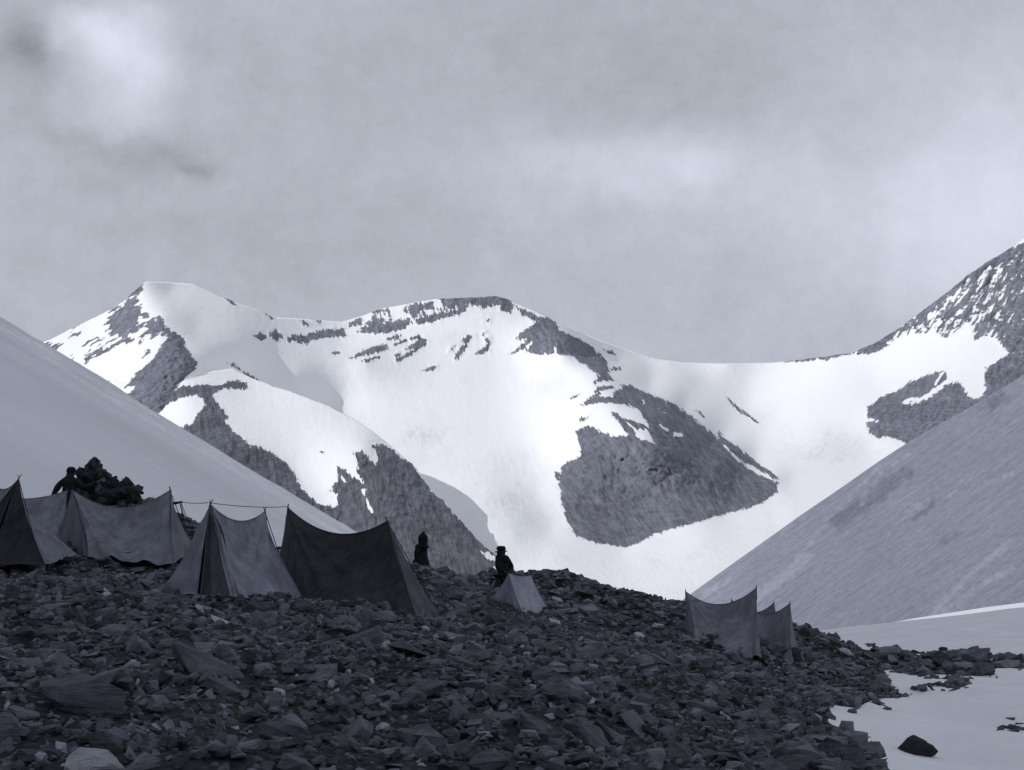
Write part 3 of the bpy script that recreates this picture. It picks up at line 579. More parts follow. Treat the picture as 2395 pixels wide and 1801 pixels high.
# stones one can point at in the photograph
ST = [
 ('pale_rock', 'large pale rounded boulder cut by the bottom edge, brightest stone of the foreground', *v7(600, 1082), 142, 84, 'p', 0, 0),
 ('pale_rock', 'light grey flat topped block with a squared end, below the gable of the open tent', *v7(735, 212), 72, 34, 'g', 0, 0),
 ('grey_rock', 'grey upright wedge leaning against the light grey flat topped block', *v7(850, 300), 22, 50, 'g', 0, 12),
 ('pale_rock', 'thin pale splinter standing on end below the door of the open tent', *v7(1308, 80), 42, 11, 'p', 1, 48),
 ('pale_rock', 'pale crooked slab at the foot of the thin pale splinter', *v7(1425, 152), 50, 17, 'p', 1, 22),
 ('grey_rock', 'small speckled light stone right of the pale crooked slab', *v7(1640, 225), 26, 26, 'g', 0, 40),
 ('pale_rock', 'tiny pale peg shaped stone above the big flat grey boulder', *v7(888, 552), 9, 22, 'p', 1, 15),
 ('pale_rock', 'small bright egg shaped stone beside a black hollow', *v7(2142, 556), 18, 24, 'p', 0, 0),
 ('pale_rock', 'small pale triangular stone left of the bright egg shaped one', *v7(1808, 600), 32, 16, 'p', 0, 25),
 ('pale_rock', 'pale hook shaped stone on edge in the middle of the rubble', *v8(290, 310), 24, 30, 'p', 0, 20),
 ('pale_rock', 'pale blocky stone below the small grey tent', *v8(1143, 285), 26, 22, 'p', 0, -15),
 ('pale_rock', 'pale flat stone just below the pale blocky one', *v8(1195, 360), 18, 10, 'p', 1, -5),
 ('pale_rock', 'brightest flat pale stone right of the small grey tent', *v8(1380, 152), 30, 14, 'p', 1, 10),
 ('pale_rock', 'small pale chip under the brightest flat pale stone', *v8(1410, 198), 20, 8, 'p', 1, 15),
 ('pale_rock', 'pale stone on the near side of the black tent at its right guy line', *v8(540, 195), 22, 13, 'p', 0, 30),
 ('pale_rock', 'tiny bright upright chip in the centre of the lower rubble', *v8(193, 535), 10, 18, 'p', 0, -20),
 ('pale_rock', 'pale triangular stone near the bottom edge left of centre', *v8(265, 840), 36, 24, 'p', 0, -20),
 ('pale_rock', 'pale square stone midway between the small tent and the right tents', *v8(1920, 238), 26, 14, 'p', 0, 20),
 ('pale_rock', 'pale rounded stone at the crest left of the right tents', *v8(2040, 180), 26, 14, 'p', 0, 15),
 ('pale_rock', 'small pale triangular chip halfway between black tent and bottom', *v8(712, 262), 14, 12, 'p', 0, 0),
 ('pale_rock', 'left of two small pale blocks at the very bottom edge', *v8(1590, 966), 14, 7, 'p', 1, 5),
 ('pale_rock', 'right of two small pale blocks at the very bottom edge', *v8(1660, 982), 26, 8, 'p', 1, 8),
 ('pale_rock', 'pale stone just right of the base of the small grey tent', *v8(1390, 8), 30, 13, 'p', 0, 25),
 ('grey_rock', 'pale upright stone beside the moraine crest right of the small tent', *v8(1758, 35), 16, 28, 'g', 0, -10),
 ('pale_rock', 'long snow white stone lying before the leftmost tent', *v1(270, 897), 50, 15, 'p', 1, 8),
 ('pale_rock', 'pale flat stone at the foot of the second tent from the left', *v1(455, 845), 30, 9, 'p', 1, 2),
 ('pale_rock', 'pale boulder in the rocks right of the last pair of tents', *v3(1185, 560), 38, 18, 'p', 0, 22),
 ('pale_rock', 'thin light splinter lying below the right tents near the snow', *v3(492, 935), 34, 8, 'p', 1, 42),
 ('grey_rock', 'light stone at the crest immediately left of the right tents', *v3(95, 408), 30, 14, 'p', 0, 0),
 ('grey_rock', 'big flat grey boulder face in the lower left foreground', *v7(560, 640), 215, 95, 'r', 0, 6),
 ('dark_slab', 'long dark slab tilting down to the right, largest slab in front of the open tent', *v7(1340, 440), 190, 40, 'r', 1, 27),
 ('dark_slab', 'second dark slab just under the longest tilted slab', *v7(1480, 590), 110, 26, 'r', 1, 22),
 ('dark_slab', 'flat slab end jutting in at the left edge above the bottom corner', *v7(150, 745), 82, 20, 'r', 1, 14),
 ('dark_slab', 'long narrow slab tipped down to the right below the black tent', *v8(790, 420), 92, 16, 'r', 1, 19),
 ('dark_slab', 'broad slanting slab between the black tent and the pale hook stone', *v8(420, 330), 95, 36, 'r', 1, 35),
 ('dark_slab', 'upright thin slab leaning over the pale hook shaped stone', *v8(180, 320), 58, 16, 'r', 1, 58),
 ('dark_slab', 'broad flat slab low down between centre and the snow', *v3(360, 885), 84, 26, 'r', 1, 12),
 ('dark_slab', 'long slab under the left end of the right tents', *v3(90, 610), 76, 22, 'r', 1, 28),
 ('dark_slab', 'smooth slab at the bottom edge right of centre', *v8(1720, 880), 100, 30, 'r', 1, 30),
 ('dark_slab', 'small light edged slab in the lower centre lying down to the left', *v8(520, 735), 50, 12, 'g', 1, -32),
 ('dark_rock', 'lone dark boulder sitting on snow at the bottom right', *v3(1597, 1108), 92, 50, 'd', 0, 0),
 ('dark_rock', 'black round boulder at the right hand foot of the last tent', *v3(880, 572), 44, 34, 'd', 0, 0),
 ('dark_rock', 'black round stone at the foot of the middle of the right tents', *v3(685, 585), 28, 24, 'd', 0, 0),
 ('dark_rock', 'black stone perched highest on the rock bank in the snow', *v3(1745, 540), 22, 12, 'd', 0, 0),
 ('dark_rock', 'black knob on the crest just right of the last tent', *v3(945, 440), 26, 22, 'd', 0, 0),
 ('dark_rock', 'grey topped boulder half buried in the middle of the rock bank in the snow', *v3(1770, 640), 30, 24, 'r', 0, 40),
 ('dark_rock', 'peaked boulder in front of the skirt of the black tent', *v2(960, 960), 60, 34, 'r', 0, 10),
 ('dark_rock', 'rounded boulder at the left foot of the black tent', *v2(330, 880), 46, 34, 'r', 0, 0),
 ('dark_rock', 'domed boulder behind the small grey tent and left of it', *v2(1450, 790), 58, 40, 'r', 0, 0),
 ('dark_rock', 'dark heap of stone before the long tent behind the leftmost one', *v1(930, 850), 44, 34, 'd', 0, 0),
]
KO = [(1207, 1402, 66, 40, 1.0, 0.0, 38.5), (1225, 1440, 40, 14, 1.0, 0.0, 35.5)]
for it in ST:
    if it[4] < 0: continue
    p_ = hit(it[2], it[3] + it[5] * .35); a_ = math.radians(it[8])
    KO.append((it[2], it[3], it[4] / 2 + 3, it[5] / 2 + 3, math.cos(a_), math.sin(a_), p_.y))
def clear_of_stones(x, y, z, s):
    u, v = uv_of(x, y, z); ok = np.ones(len(x), bool); r = s * F / y * .38
    for (cu, cv, a, b, c, sn, Y) in KO:
        du, dv = u - cu, v - cv; p = du * c + dv * sn; q = -du * sn + dv * c
        ok &= ~((np.abs(p) < a + r * .6) & (np.abs(q) < b + r * .4) & (y < Y + .1) & (s > .15))
    return ok
# ---------------------------------------------------------------- rocks
def hull_rock(seed, dims, n=15, slab=False):
    r = random.Random(seed); bm = bmesh.new()
    for i in range(n):
        if slab and i < n * .7:
            a = r.random() * 6.283; rad = .75 + .3 * r.random(); p = (math.cos(a) * rad, math.sin(a) * rad, r.choice((-1, 1)) * (.7 + .3 * r.random()))
        else:
            while True:
                p = (r.uniform(-1, 1), r.uniform(-1, 1), r.uniform(-1, 1))
                if sum(abs(q) ** 3 for q in p) < 1.15: break
            l = sum(q * q for q in p) ** .5; p = tuple(q / l * (.72 + .28 * r.random()) for q in p)
        bm.verts.new((p[0] * dims[0], p[1] * dims[1], p[2] * dims[2]))
    res = bmesh.ops.convex_hull(bm, input=bm.verts)
    bmesh.ops.delete(bm, geom=[v for v in bm.verts if not v.link_faces], context='VERTS')
    bmesh.ops.triangulate(bm, faces=bm.faces)
    return bm
def bm_arrays(bm):
    bm.verts.index_update(); return np.array([v.co[:] for v in bm.verts]), np.array([[v.index for v in f.verts] for f in bm.faces])
def fine_rock(seed, dims, n=16, slab=False, rough=.06, cuts=2):
    """bigger stone: chipped edges and uneven faces"""
    bm = hull_rock(seed, dims, n, slab)
    bmesh.ops.bevel(bm, geom=list(bm.edges), offset=.035 * min(dims) ** .5, segments=1, profile=.5, affect='EDGES', clamp_overlap=True)
    bmesh.ops.triangulate(bm, faces=bm.faces)
    for _ in range(cuts):
        bmesh.ops.subdivide_edges(bm, edges=[e for e in bm.edges if e.calc_length() > .12], cuts=1, use_grid_fill=False)
        bmesh.ops.triangulate(bm, faces=bm.faces)
    c = np.array([v.co[:] for v in bm.verts]); m = min(dims)
    d = fbm(c[:, 0] * 3 + seed, c[:, 1] * 3 + c[:, 2] * 5, 4, .6) * rough + fbm(c[:, 2] * 9 / max(m, .2) + seed, c[:, 0] * 1.2 + c[:, 1] * .7, 2) * rough * .5
    bm.normal_update()
    for v, dd in zip(bm.verts, d): v.co += v.normal * float(dd)
    return bm
protos = []
for i in range(36):
    r = random.Random(100 + i)
    slab = i % 2 != 0
    dims = (.5, r.uniform(.24, .44), r.uniform(.08, .2) if slab else r.uniform(.2, .38))
    bm = hull_rock(i, dims, r.choice((12, 16, 20)), slab); protos.append(bm_arrays(bm)); bm.free()
def rand_rot(n, tilt):
    yaw = rng.uniform(0, 2 * np.pi, n); ax = rng.uniform(0, 2 * np.pi, n); t = np.abs(rng.normal(0, tilt, n))
    R = np.zeros((n, 3, 3)); cz, sz = np.cos(yaw), np.sin(yaw)
    Rz = np.zeros((n, 3, 3)); Rz[:, 0, 0] = cz; Rz[:, 0, 1] = -sz; Rz[:, 1, 0] = sz; Rz[:, 1, 1] = cz; Rz[:, 2, 2] = 1
    kx, ky = np.cos(ax), np.sin(ax); c, s = np.cos(t), np.sin(t); C = 1 - c
    R[:, 0, 0] = c + kx * kx * C; R[:, 0, 1] = kx * ky * C; R[:, 0, 2] = ky * s
    R[:, 1, 0] = kx * ky * C; R[:, 1, 1] = c + ky * ky * C; R[:, 1, 2] = -kx * s
    R[:, 2, 0] = -ky * s; R[:, 2, 1] = kx * s; R[:, 2, 2] = c
    return R @ Rz
def scatter(n, ymin, ymax, smin, smax, tilt, sink, power=2.0, edge=0.0, wide=.52):
    y = rng.uniform(0, 1, n) ** (1 / 1.7) * (ymax - ymin) + ymin
    x = rng.uniform(-1, 1, n) * (wide * y + 2.5)
    z = gz(x, y); s0 = smin + (smax - smin) * rng.random(n) ** power; ok = (rocky(x, y, z) > edge) & clear_of_stones(x, y, z, s0)
    x, y, z = x[ok], y[ok], z[ok]; s = s0[ok]; n = len(x)
    z = z + s * sink * rng.uniform(-1, 1, n) + .04 * s
    return x, y, z, s, rand_rot(n, tilt)
sets = [scatter(70000, 5, 36, .05, .23, .8, .26, 1.6), scatter(23000, 7, 62, .16, .50, .65, .20, 1.8), scatter(6000, 34, 64, .3, .8, .4, .1, 2.0), scatter(900, 9, 60, .42, .85, .5, .14, 2.2), scatter(1500, 40, 62, .6, 1.5, .4, .14, 1.4, wide=.4),
        scatter(5000, 16, 56, .15, .4, .4, .1, 1.5, edge=-9, wide=.52)]
V_, Fc, Sh = [], [], []; off = 0
_k = sets[4][0] > 11.5; sets[4] = tuple(q[_k] for q in sets[4])
for (x, y, z, s, R) in sets:
    kind = rng.integers(0, len(protos), len(x)); shade = rng.random(len(x)) ** 2.1; shade[(rng.random(len(x)) < .014) & (s < .26)] = 2.4
    for k, (pv, pf) in enumerate(protos):
        i = np.nonzero(kind == k)[0]
        if not len(i): continue
        v = np.einsum('nij,kj->nki', R[i], pv) * s[i][:, None, None] + np.stack([x[i], y[i], z[i]], -1)[:, None]
        nv = len(pv); f = pf[None] + (np.arange(len(i)) * nv)[:, None, None] + off
        V_.append(v.reshape(-1, 3)); Fc.append(f.reshape(-1, 3)); Sh.append(np.repeat(shade[i], nv)); off += len(i) * nv
M_rub = rock_mat('rubble_stone', .016, .27, attr=True)
rub = npmesh('rubble', np.concatenate(V_), np.concatenate(Fc), M_rub, False, {'shade': np.concatenate(Sh)})
tag(rub, 'dark broken slate rubble covering the moraine around the tents', 'rubble', kind='stuff')

M_rock = rock_mat('moraine_rock', .035, .20, sc=2.2)
M_pale = rock_mat('pale_rock', .30, .56, tint=(.95, .98, 1.1), sc=2.5)
M_grey = rock_mat('grey_rock', .13, .22, sc=2.5)
M_dark = rock_mat('dark_rock', .012, .06, sc=2.5)
def stone(name, label, u, v, wpx, hpx, mat, seed, slab=False, ang=0, group=None, cat='rock', base=None, depth_ratio=.8, Y=None):
    """stone whose picture is about wpx by hpx with its middle at pixel (u, v); ang tilts it clockwise in the view"""
    p = hit(u, v + hpx * .35) if Y is None else P(u, v, Y)
    if Y is not None: p = P(u, v + hpx * .35, Y)
    k = p.y / F; w = wpx * k / 2; h = hpx * k / 2
    bm = fine_rock(seed, (w * 1.08, max(w * depth_ratio, h), h * 1.1), 16 if slab else 34, slab, rough=.05 * min(w, h) / .3)
    ex = [max(q.co[i] for q in bm.verts) - min(q.co[i] for q in bm.verts) for i in range(3)]
    for q in bm.verts: q.co.x *= 2 * w / ex[0]; q.co.z *= 2 * h / ex[2]
    me = bpy.data.meshes.new(name); bm.to_mesh(me); bm.free(); me.materials.append(mat)
    o = link(bpy.data.objects.new(name, me)); c = P(u, v, p.y + w * .25)
    o.location = c; o.rotation_euler = (random.uniform(-.12, .12), math.radians(ang), random.uniform(-.25, .25))
    return tag(o, label, cat, group)

MATS = {'p': M_pale, 'g': M_grey, 'r': M_rock, 'd': M_dark}
for i, (nm, lb, u, v, w, h, mk, slab, ang) in enumerate(ST):
    stone(nm, lb, u, v, w, h, MATS[mk], 300 + i, bool(slab), ang, cat='rock', depth_ratio=.75 if slab else .85)

# the larger unnamed blocks of the field, one object each
bigp = []
for i in range(20):
    r = random.Random(900 + i); slab = i % 2 != 0
    bm = fine_rock(600 + i, (.5, r.uniform(.28, .42), r.uniform(.08, .16) if slab else r.uniform(.2, .3)), 18 if slab else 26, slab, rough=.075, cuts=3)
    me = bpy.data.meshes.new('moraine_block'); bm.to_mesh(me); bm.free(); me.materials.append(M_rock); bigp.append(me)
cells = {}
x, y, z, s, R = scatter(420, 9, 46, .32, .78, .48, .10, 1.9, edge=4, wide=.37)
order = np.argsort(-(s / y))[:235]
for i in order:
    o = link(bpy.data.objects.new('moraine_block', bigp[int(rng.integers(0, len(bigp)))]))
    M = Matrix([[float(q) for q in R[i][r]] for r in range(3)]).to_4x4()
    o.matrix_world = Matrix.Translation((x[i], y[i], z[i] + .03)) @ M @ Matrix.Diagonal((s[i], s[i], s[i], 1))
    tag(o, 'dark angular slate block, one of the many look-alikes jumbled in the moraine', 'rock', 'dark slate blocks jumbled over the moraine')

# ---------------------------------------------------------------- tents
M_tent = canvas_mat('weathered_canvas', .20)
M_tent_light = canvas_mat('grey_canvas', .235)
M_tent_black = canvas_mat('black_canvas', .04, .45)
M_tent_pale = canvas_mat('pale_canvas', .33, .25)
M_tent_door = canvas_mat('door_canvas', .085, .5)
M_tent_mid = canvas_mat('dull_canvas', .205)
M_pole = plain('pole_wood', .035); M_rope = plain('rope_hemp', .05)
def tube(name, pts, r, mat, parent=None, sides=6):
    bm = bmesh.new(); rings = []
    for i, p in enumerate(pts):
        p = Vector(p); a = Vector(pts[max(0, i - 1)]); b = Vector(pts[min(len(pts) - 1, i + 1)]); d = (b - a).normalized()
        x = d.orthogonal().normalized(); y = d.cross(x); rr = r[i] if isinstance(r, (list, tuple)) else r
        rings.append([bm.verts.new(p + (x * math.cos(t) + y * math.sin(t)) * rr) for t in [6.2832 * k / sides for k in range(sides)]])
    for a, b in zip(rings[:-1], rings[1:]):
        for k in range(sides): bm.faces.new((a[k], a[(k + 1) % sides], b[(k + 1) % sides], b[k]))
    bm.faces.new(rings[0][::-1]); bm.faces.new(rings[-1])
    me = bpy.data.meshes.new(name); bm.to_mesh(me); bm.free(); me.materials.append(mat)
    for p in me.polygons: p.use_smooth = True
    o = link(bpy.data.objects.new(name, me))
    if parent: o.parent = parent
    return o
def sag_line(a, b, sag, n=14):
    return [a.lerp(b, i / n) - Vector((0, 0, sag * 4 * (i / n) * (1 - i / n))) for i in range(n + 1)]
def cloth(name, Pf, ns, nt_, mat, parent, origin, thick=.006):
    """thin two sided cloth from Pf(s, t)"""
    S = np.linspace(0, 1, ns); T = np.linspace(0, 1, nt_)
    co = np.array([[tuple(Pf(a, b)) for a in S] for b in T])
    du = np.gradient(co, axis=1); dv = np.gradient(co, axis=0); nrm = np.cross(du, dv); nrm /= np.linalg.norm(nrm, axis=2, keepdims=True) + 1e-9
    a = (co + nrm * thick / 2).reshape(-1, 3); b = (co - nrm * thick / 2).reshape(-1, 3); n = len(a); f = gridfaces(nt_, ns)
    rim = []
    idx = list(range(ns)) + [ns * k + ns - 1 for k in range(1, nt_)] + [ns * (nt_ - 1) + k for k in range(ns - 2, -1, -1)] + [ns * k for k in range(nt_ - 2, 0, -1)]
    for i in range(len(idx)): p, q = idx[i], idx[(i + 1) % len(idx)]; rim.append((p, q, q + n, p + n))
    o = np.array(tuple(origin))
    return npmesh(name, np.concatenate([a, b]) - o, np.concatenate([f[:, ::-1], f + n, np.array(rim)]), mat, True, parent=parent)
def tent(name, label,  A, B, A1, B1, A2=None, B2=None, sag=.25, mat=None, seed=0, bow=.10, wr=.035, mouth=0.0, mouth_c=.5, gables='AB', poles=True, wall=None, guys=(), group=None, gmat=None, edge=.06):
    """ridge A-B, near foot corners A1 B1, far foot corners A2 B2 (points in the world)"""
    if A2 is None: A2 = A + (A - A1); A2.z = A1.z
    if B2 is None: B2 = B + (B - B1); B2.z = B1.z
    base = (A1 + B1 + A2 + B2) / 4
    t = empty(name, base, label, 'tent', group); rnd = random.Random(seed)
    ph = [rnd.uniform(0, 6.28) for _ in range(8)]
    cen = (A + B + base) / 3
    def panel(A1, B1, sgn, nm):
        nrm = (B - A).cross(A1 - A).normalized() * sgn
        if (base - A1).dot(nrm) > 0: nrm = -nrm
        def f(s, tt):
            R = A.lerp(B, s) - Vector((0, 0, sag * 4 * s * (1 - s)))
            Gd = A1.lerp(B1, s); Gd = Gd + Vector((0, 0, .02 * math.sin(s * 19 + ph[0])))
            p = R.lerp(Gd, tt)
            inn = math.sin(math.pi * tt ** .8)
            p = p - nrm * bow * inn * (.35 + .65 * math.sin(math.pi * s))
            # edges pulled in between their pegs
            p = p + (B - A) * (edge * inn * (.5 - s) * abs(2 * s - 1) ** 3)
            fa = math.atan2(tt, s + .02); fb = math.atan2(tt, 1 - s + .02)
            w = math.sin(13 * fa + ph[1]) * math.exp(-2.2 * s) + math.sin(15 * fb + ph[2]) * math.exp(-2.4 * (1 - s))
            w += .5 * math.sin(26 * fa + ph[3] + 2 * tt) * math.exp(-2.5 * s) + .4 * math.sin(29 * s + ph[4] + 3 * tt) * tt ** 2
            fold = (s + .25 * tt - .55) ; w += 1.1 * math.exp(-(fold / .05) ** 2) * tt
            p = p + nrm * wr * w * min(1, 4 * tt) * (.4 + tt) 
            return p
        cloth(nm, f, 56, 36, mat, t, base); return f
    fn = panel(A1, B1, 1, 'side_panel'); ff = panel(A2, B2, -1, 'side_panel')
    def gable(Ap, C1, C2, out, nm, e, mouth, mid):
        n = (C1 - Ap).cross(C2 - Ap).normalized()
        if n.dot(out) < 0: n = -n
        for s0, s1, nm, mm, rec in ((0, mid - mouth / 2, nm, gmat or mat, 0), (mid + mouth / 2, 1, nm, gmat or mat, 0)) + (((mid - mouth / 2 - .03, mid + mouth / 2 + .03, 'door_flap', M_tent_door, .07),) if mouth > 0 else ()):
            def f(s, tt, s0=s0, s1=s1, rec=rec):
                q = s0 + (s1 - s0) * s
                p = fn(e, tt).lerp(ff(e, tt), q) + n * (.004 - rec * min(1, tt * 3) * (1 + .5 * math.sin(31 * q)))
                p = p + n * (.05 * math.sin(math.pi * tt) * (1 - abs(2 * q - 1)) + wr * 3.2 * q * (1 - q) * math.sin(20 * q + ph[5]) * tt + (.06 * tt if mouth > 0 and rec == 0 and (s if s1 < .6 else 1 - s) > .85 else 0))
                return p
            cloth(nm, f, 20, 28, mm, t, base)
    ax = (B - A).normalized()
    if 'A' in gables: gable(A, A1, A2, -ax, 'gable_flap', 0, mouth, mouth_c)
    if 'B' in gables: gable(B, B1, B2, ax, 'gable_flap', 1, 0, .5)
    if not poles:
        for Q in (A, B): tube('pole', [Q - base - Vector((0, 0, .35)), Q - base, Q - base + Vector((0, 0, .05))], .011, M_pole, t)
    if poles:
        for Q, C1, C2, o_ in ((A, A1, A2, -ax), (B, B1, B2, ax)):
            for C in (C1, C2):
                d = (Q - C); foot = C + d * .03 + (C1.lerp(C2, .5) - C) * .06; tip = Q + d.normalized() * .09
                tube('pole', [foot - base - o_ * .07, Q - base - o_ * .03 + Vector((0, 0, -.02)), tip - base - o_ * .03], .0095, M_pole, t)
    for a, b, sg in guys:
        tube('guy_line', [p - base for p in sag_line(a, b, sg)], .009, M_rope, t)
    if wall:
        lo, hi, m2 = wall
        def f(s, tt):
            p = lo[0].lerp(lo[1], s) ; q = hi[0].lerp(hi[1], s); r = q.lerp(p, tt); n = (B - A).cross(A1 - A).normalized()
            return r + Vector((0, -.02 + .03 * math.sin(23 * s) * tt, 0))
        cloth('wall_skirt', f, 40, 8, m2, t, base)
    return t
def P1(x, y, Y): return P(*v1(x, y), Y)
def P2(x, y, Y): return P(*v2(x, y), Y)
def P3(x, y, Y): return P(*v3(x, y), Y)
def foot(p, dz=-.05):
    q = p.copy(); q.z = float(gz(q.x, q.y)) + dz; return q

tent('ridge_tent', 'leftmost tent, cut by the left edge, dark canvas with a black fold down its front',
     P1(140, 245, 29), P1(-40, 300, 32), P1(330, 890, 27.6), P1(560, 810, 31.5), P1(-380, 900, 29), P1(-500, 800, 33), sag=.15, mat=M_tent, seed=1, gmat=M_tent_black, mouth=.06)
tent('ridge_tent', 'small part of a tent seen between the leftmost tent and the long sagging tent',
     P1(-260, 290, 37.5), P1(500, 335, 36.5), P1(-200, 760, 35.4), P1(500, 780, 34.8), sag=.30, mat=M_tent, seed=2, poles=False)
tent('ridge_tent', 'long tent with a deeply sagging ridge, in front of the heap of boulders',
     P1(530, 330, 34), P1(1265, 328, 33), P1(655, 835, 31.8), P1(1285, 885, 31), P1(400, 700, 36), P1(1440, 770, 35), sag=.42, mat=M_tent_mid, seed=3, bow=.16, wr=.045, gmat=M_tent,
     guys=[(P1(1335, 430, 33.2), P1(1390, 680, 32.4), 0.0), (P1(1340, 430, 33.2), P1(1425, 640, 34.2), .03), (P1(1330, 440, 33.2), P1(1372, 650, 32.6), -.04)])
tent('ridge_tent', 'open fronted light grey tent with a dark doorway, left of the black tent',
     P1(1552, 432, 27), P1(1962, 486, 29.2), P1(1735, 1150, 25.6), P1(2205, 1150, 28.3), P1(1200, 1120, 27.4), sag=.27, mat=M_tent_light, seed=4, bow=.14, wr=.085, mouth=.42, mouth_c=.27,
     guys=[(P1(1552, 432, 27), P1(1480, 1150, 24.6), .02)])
tent('ridge_tent', 'large black tent with a curved ridge, darkest and biggest of the camp',
     P2(228, 142, 31), P2(972, 242, 29), P2(292, 800, 28.6), P2(1190, 975, 26.7), P2(130, 700, 33), P2(1392, 985, 29.4), sag=.42, mat=M_tent_black, seed=5, bow=.12, wr=.04, gmat=M_tent_door,
     guys=[(P2(750, 800, 27.2), P2(630, 935, 26.2), .01), (P2(1000, 780, 27.1), P2(1175, 1000, 25.8), .01)])
tent('ridge_tent', 'small low pale grey tent beside the standing man in the brimmed cap',
     P2(1862, 632, 36), P2(2032, 648, 38.2), P2(1982, 968, 34.8), P2(2158, 930, 37.2), P2(1705, 848, 36.6), sag=.05, mat=M_tent_pale, seed=6, bow=.05, wr=.035, gmat=M_tent_light, poles=False)
tent('ridge_tent', 'larger tent of the right hand cluster with a sagging ridge between two peaks',
     P3(255, 202, 41.5), P3(666, 182, 38.8), P3(310, 520, 38.4), P3(700, 600, 36.4), P3(246, 470, 43.5), sag=.42, mat=M_tent, seed=7, bow=.15, wr=.07, poles=False)
tent('ridge_tent', 'middle one of the three right hand tent peaks',
     P3(520, 250, 44.6), P3(767, 268, 41.2), P3(600, 600, 40.2), P3(835, 640, 38.4), sag=.35, mat=M_tent, seed=8, bow=.1, wr=.02, poles=False)
tent('ridge_tent', 'rightmost tent of the camp, a single peak next to the dark round boulder',
     P3(560, 260, 43.6), P3(860, 272, 39.6), P3(680, 620, 38.6), P3(865, 650, 36.8), P3(560, 520, 46), P3(932, 585, 40.6), sag=.35, mat=M_tent, seed=9, bow=.1, wr=.02, poles=False)
r_ = tube('ridge_rope', sag_line(P1(1330, 424, 33.2), P1(1552, 428, 27), .02) + sag_line(P1(1552, 430, 27), P1(2125, 458, 30.8), .04)[1:], .0075, M_rope)
tag(r_, 'thin rope strung between the peaks of the long, open and black tents', 'rope')
b_ = tube('tent_pole', [P1(1240, 436, 33.1), P1(1300, 432, 33.15), P1(1350, 422, 33.2)], [.03, .035, .02], M_pole)
tag(b_, 'short dark pole end lying across the right end of the long sagging tent', 'pole')

# ---------------------------------------------------------------- people
def skin_fig(name, verts, edges, radii, mat, parent=None, sub=2, root=0):
    me = bpy.data.meshes.new(name); me.from_pydata([tuple(v) for v in verts], edges, []); me.materials.append(mat)
    o = link(bpy.data.objects.new(name, me)); md = o.modifiers.new('Skin', 'SKIN'); md.use_smooth_shade = True
    sv = me.skin_vertices[0].data
    for i, r in enumerate(radii):
        sv[i].radius = (r, r) if not isinstance(r, tuple) else r; sv[i].use_root = (i == root)
    ms = o.modifiers.new('Sub', 'SUBSURF'); ms.levels = ms.render_levels = sub
    bpy.context.view_layer.update(); dg = bpy.context.evaluated_depsgraph_get()
    m2 = bpy.data.meshes.new_from_object(o.evaluated_get(dg)); o.modifiers.clear(); o.data = m2
    for p in m2.polygons: p.use_smooth = True
    if not m2.materials: m2.materials.append(mat)
    if parent: o.parent = parent
    return o
M_skin = plain('silhouette_skin', .03, (1, 1, 1.05)); M_coat = plain('dark_wool', .012); M_coat2 = plain('dark_cloth', .018); M_hat = plain('dark_felt', .010)  # skin colour darkened to near black, painting the figures as shaded silhouettes
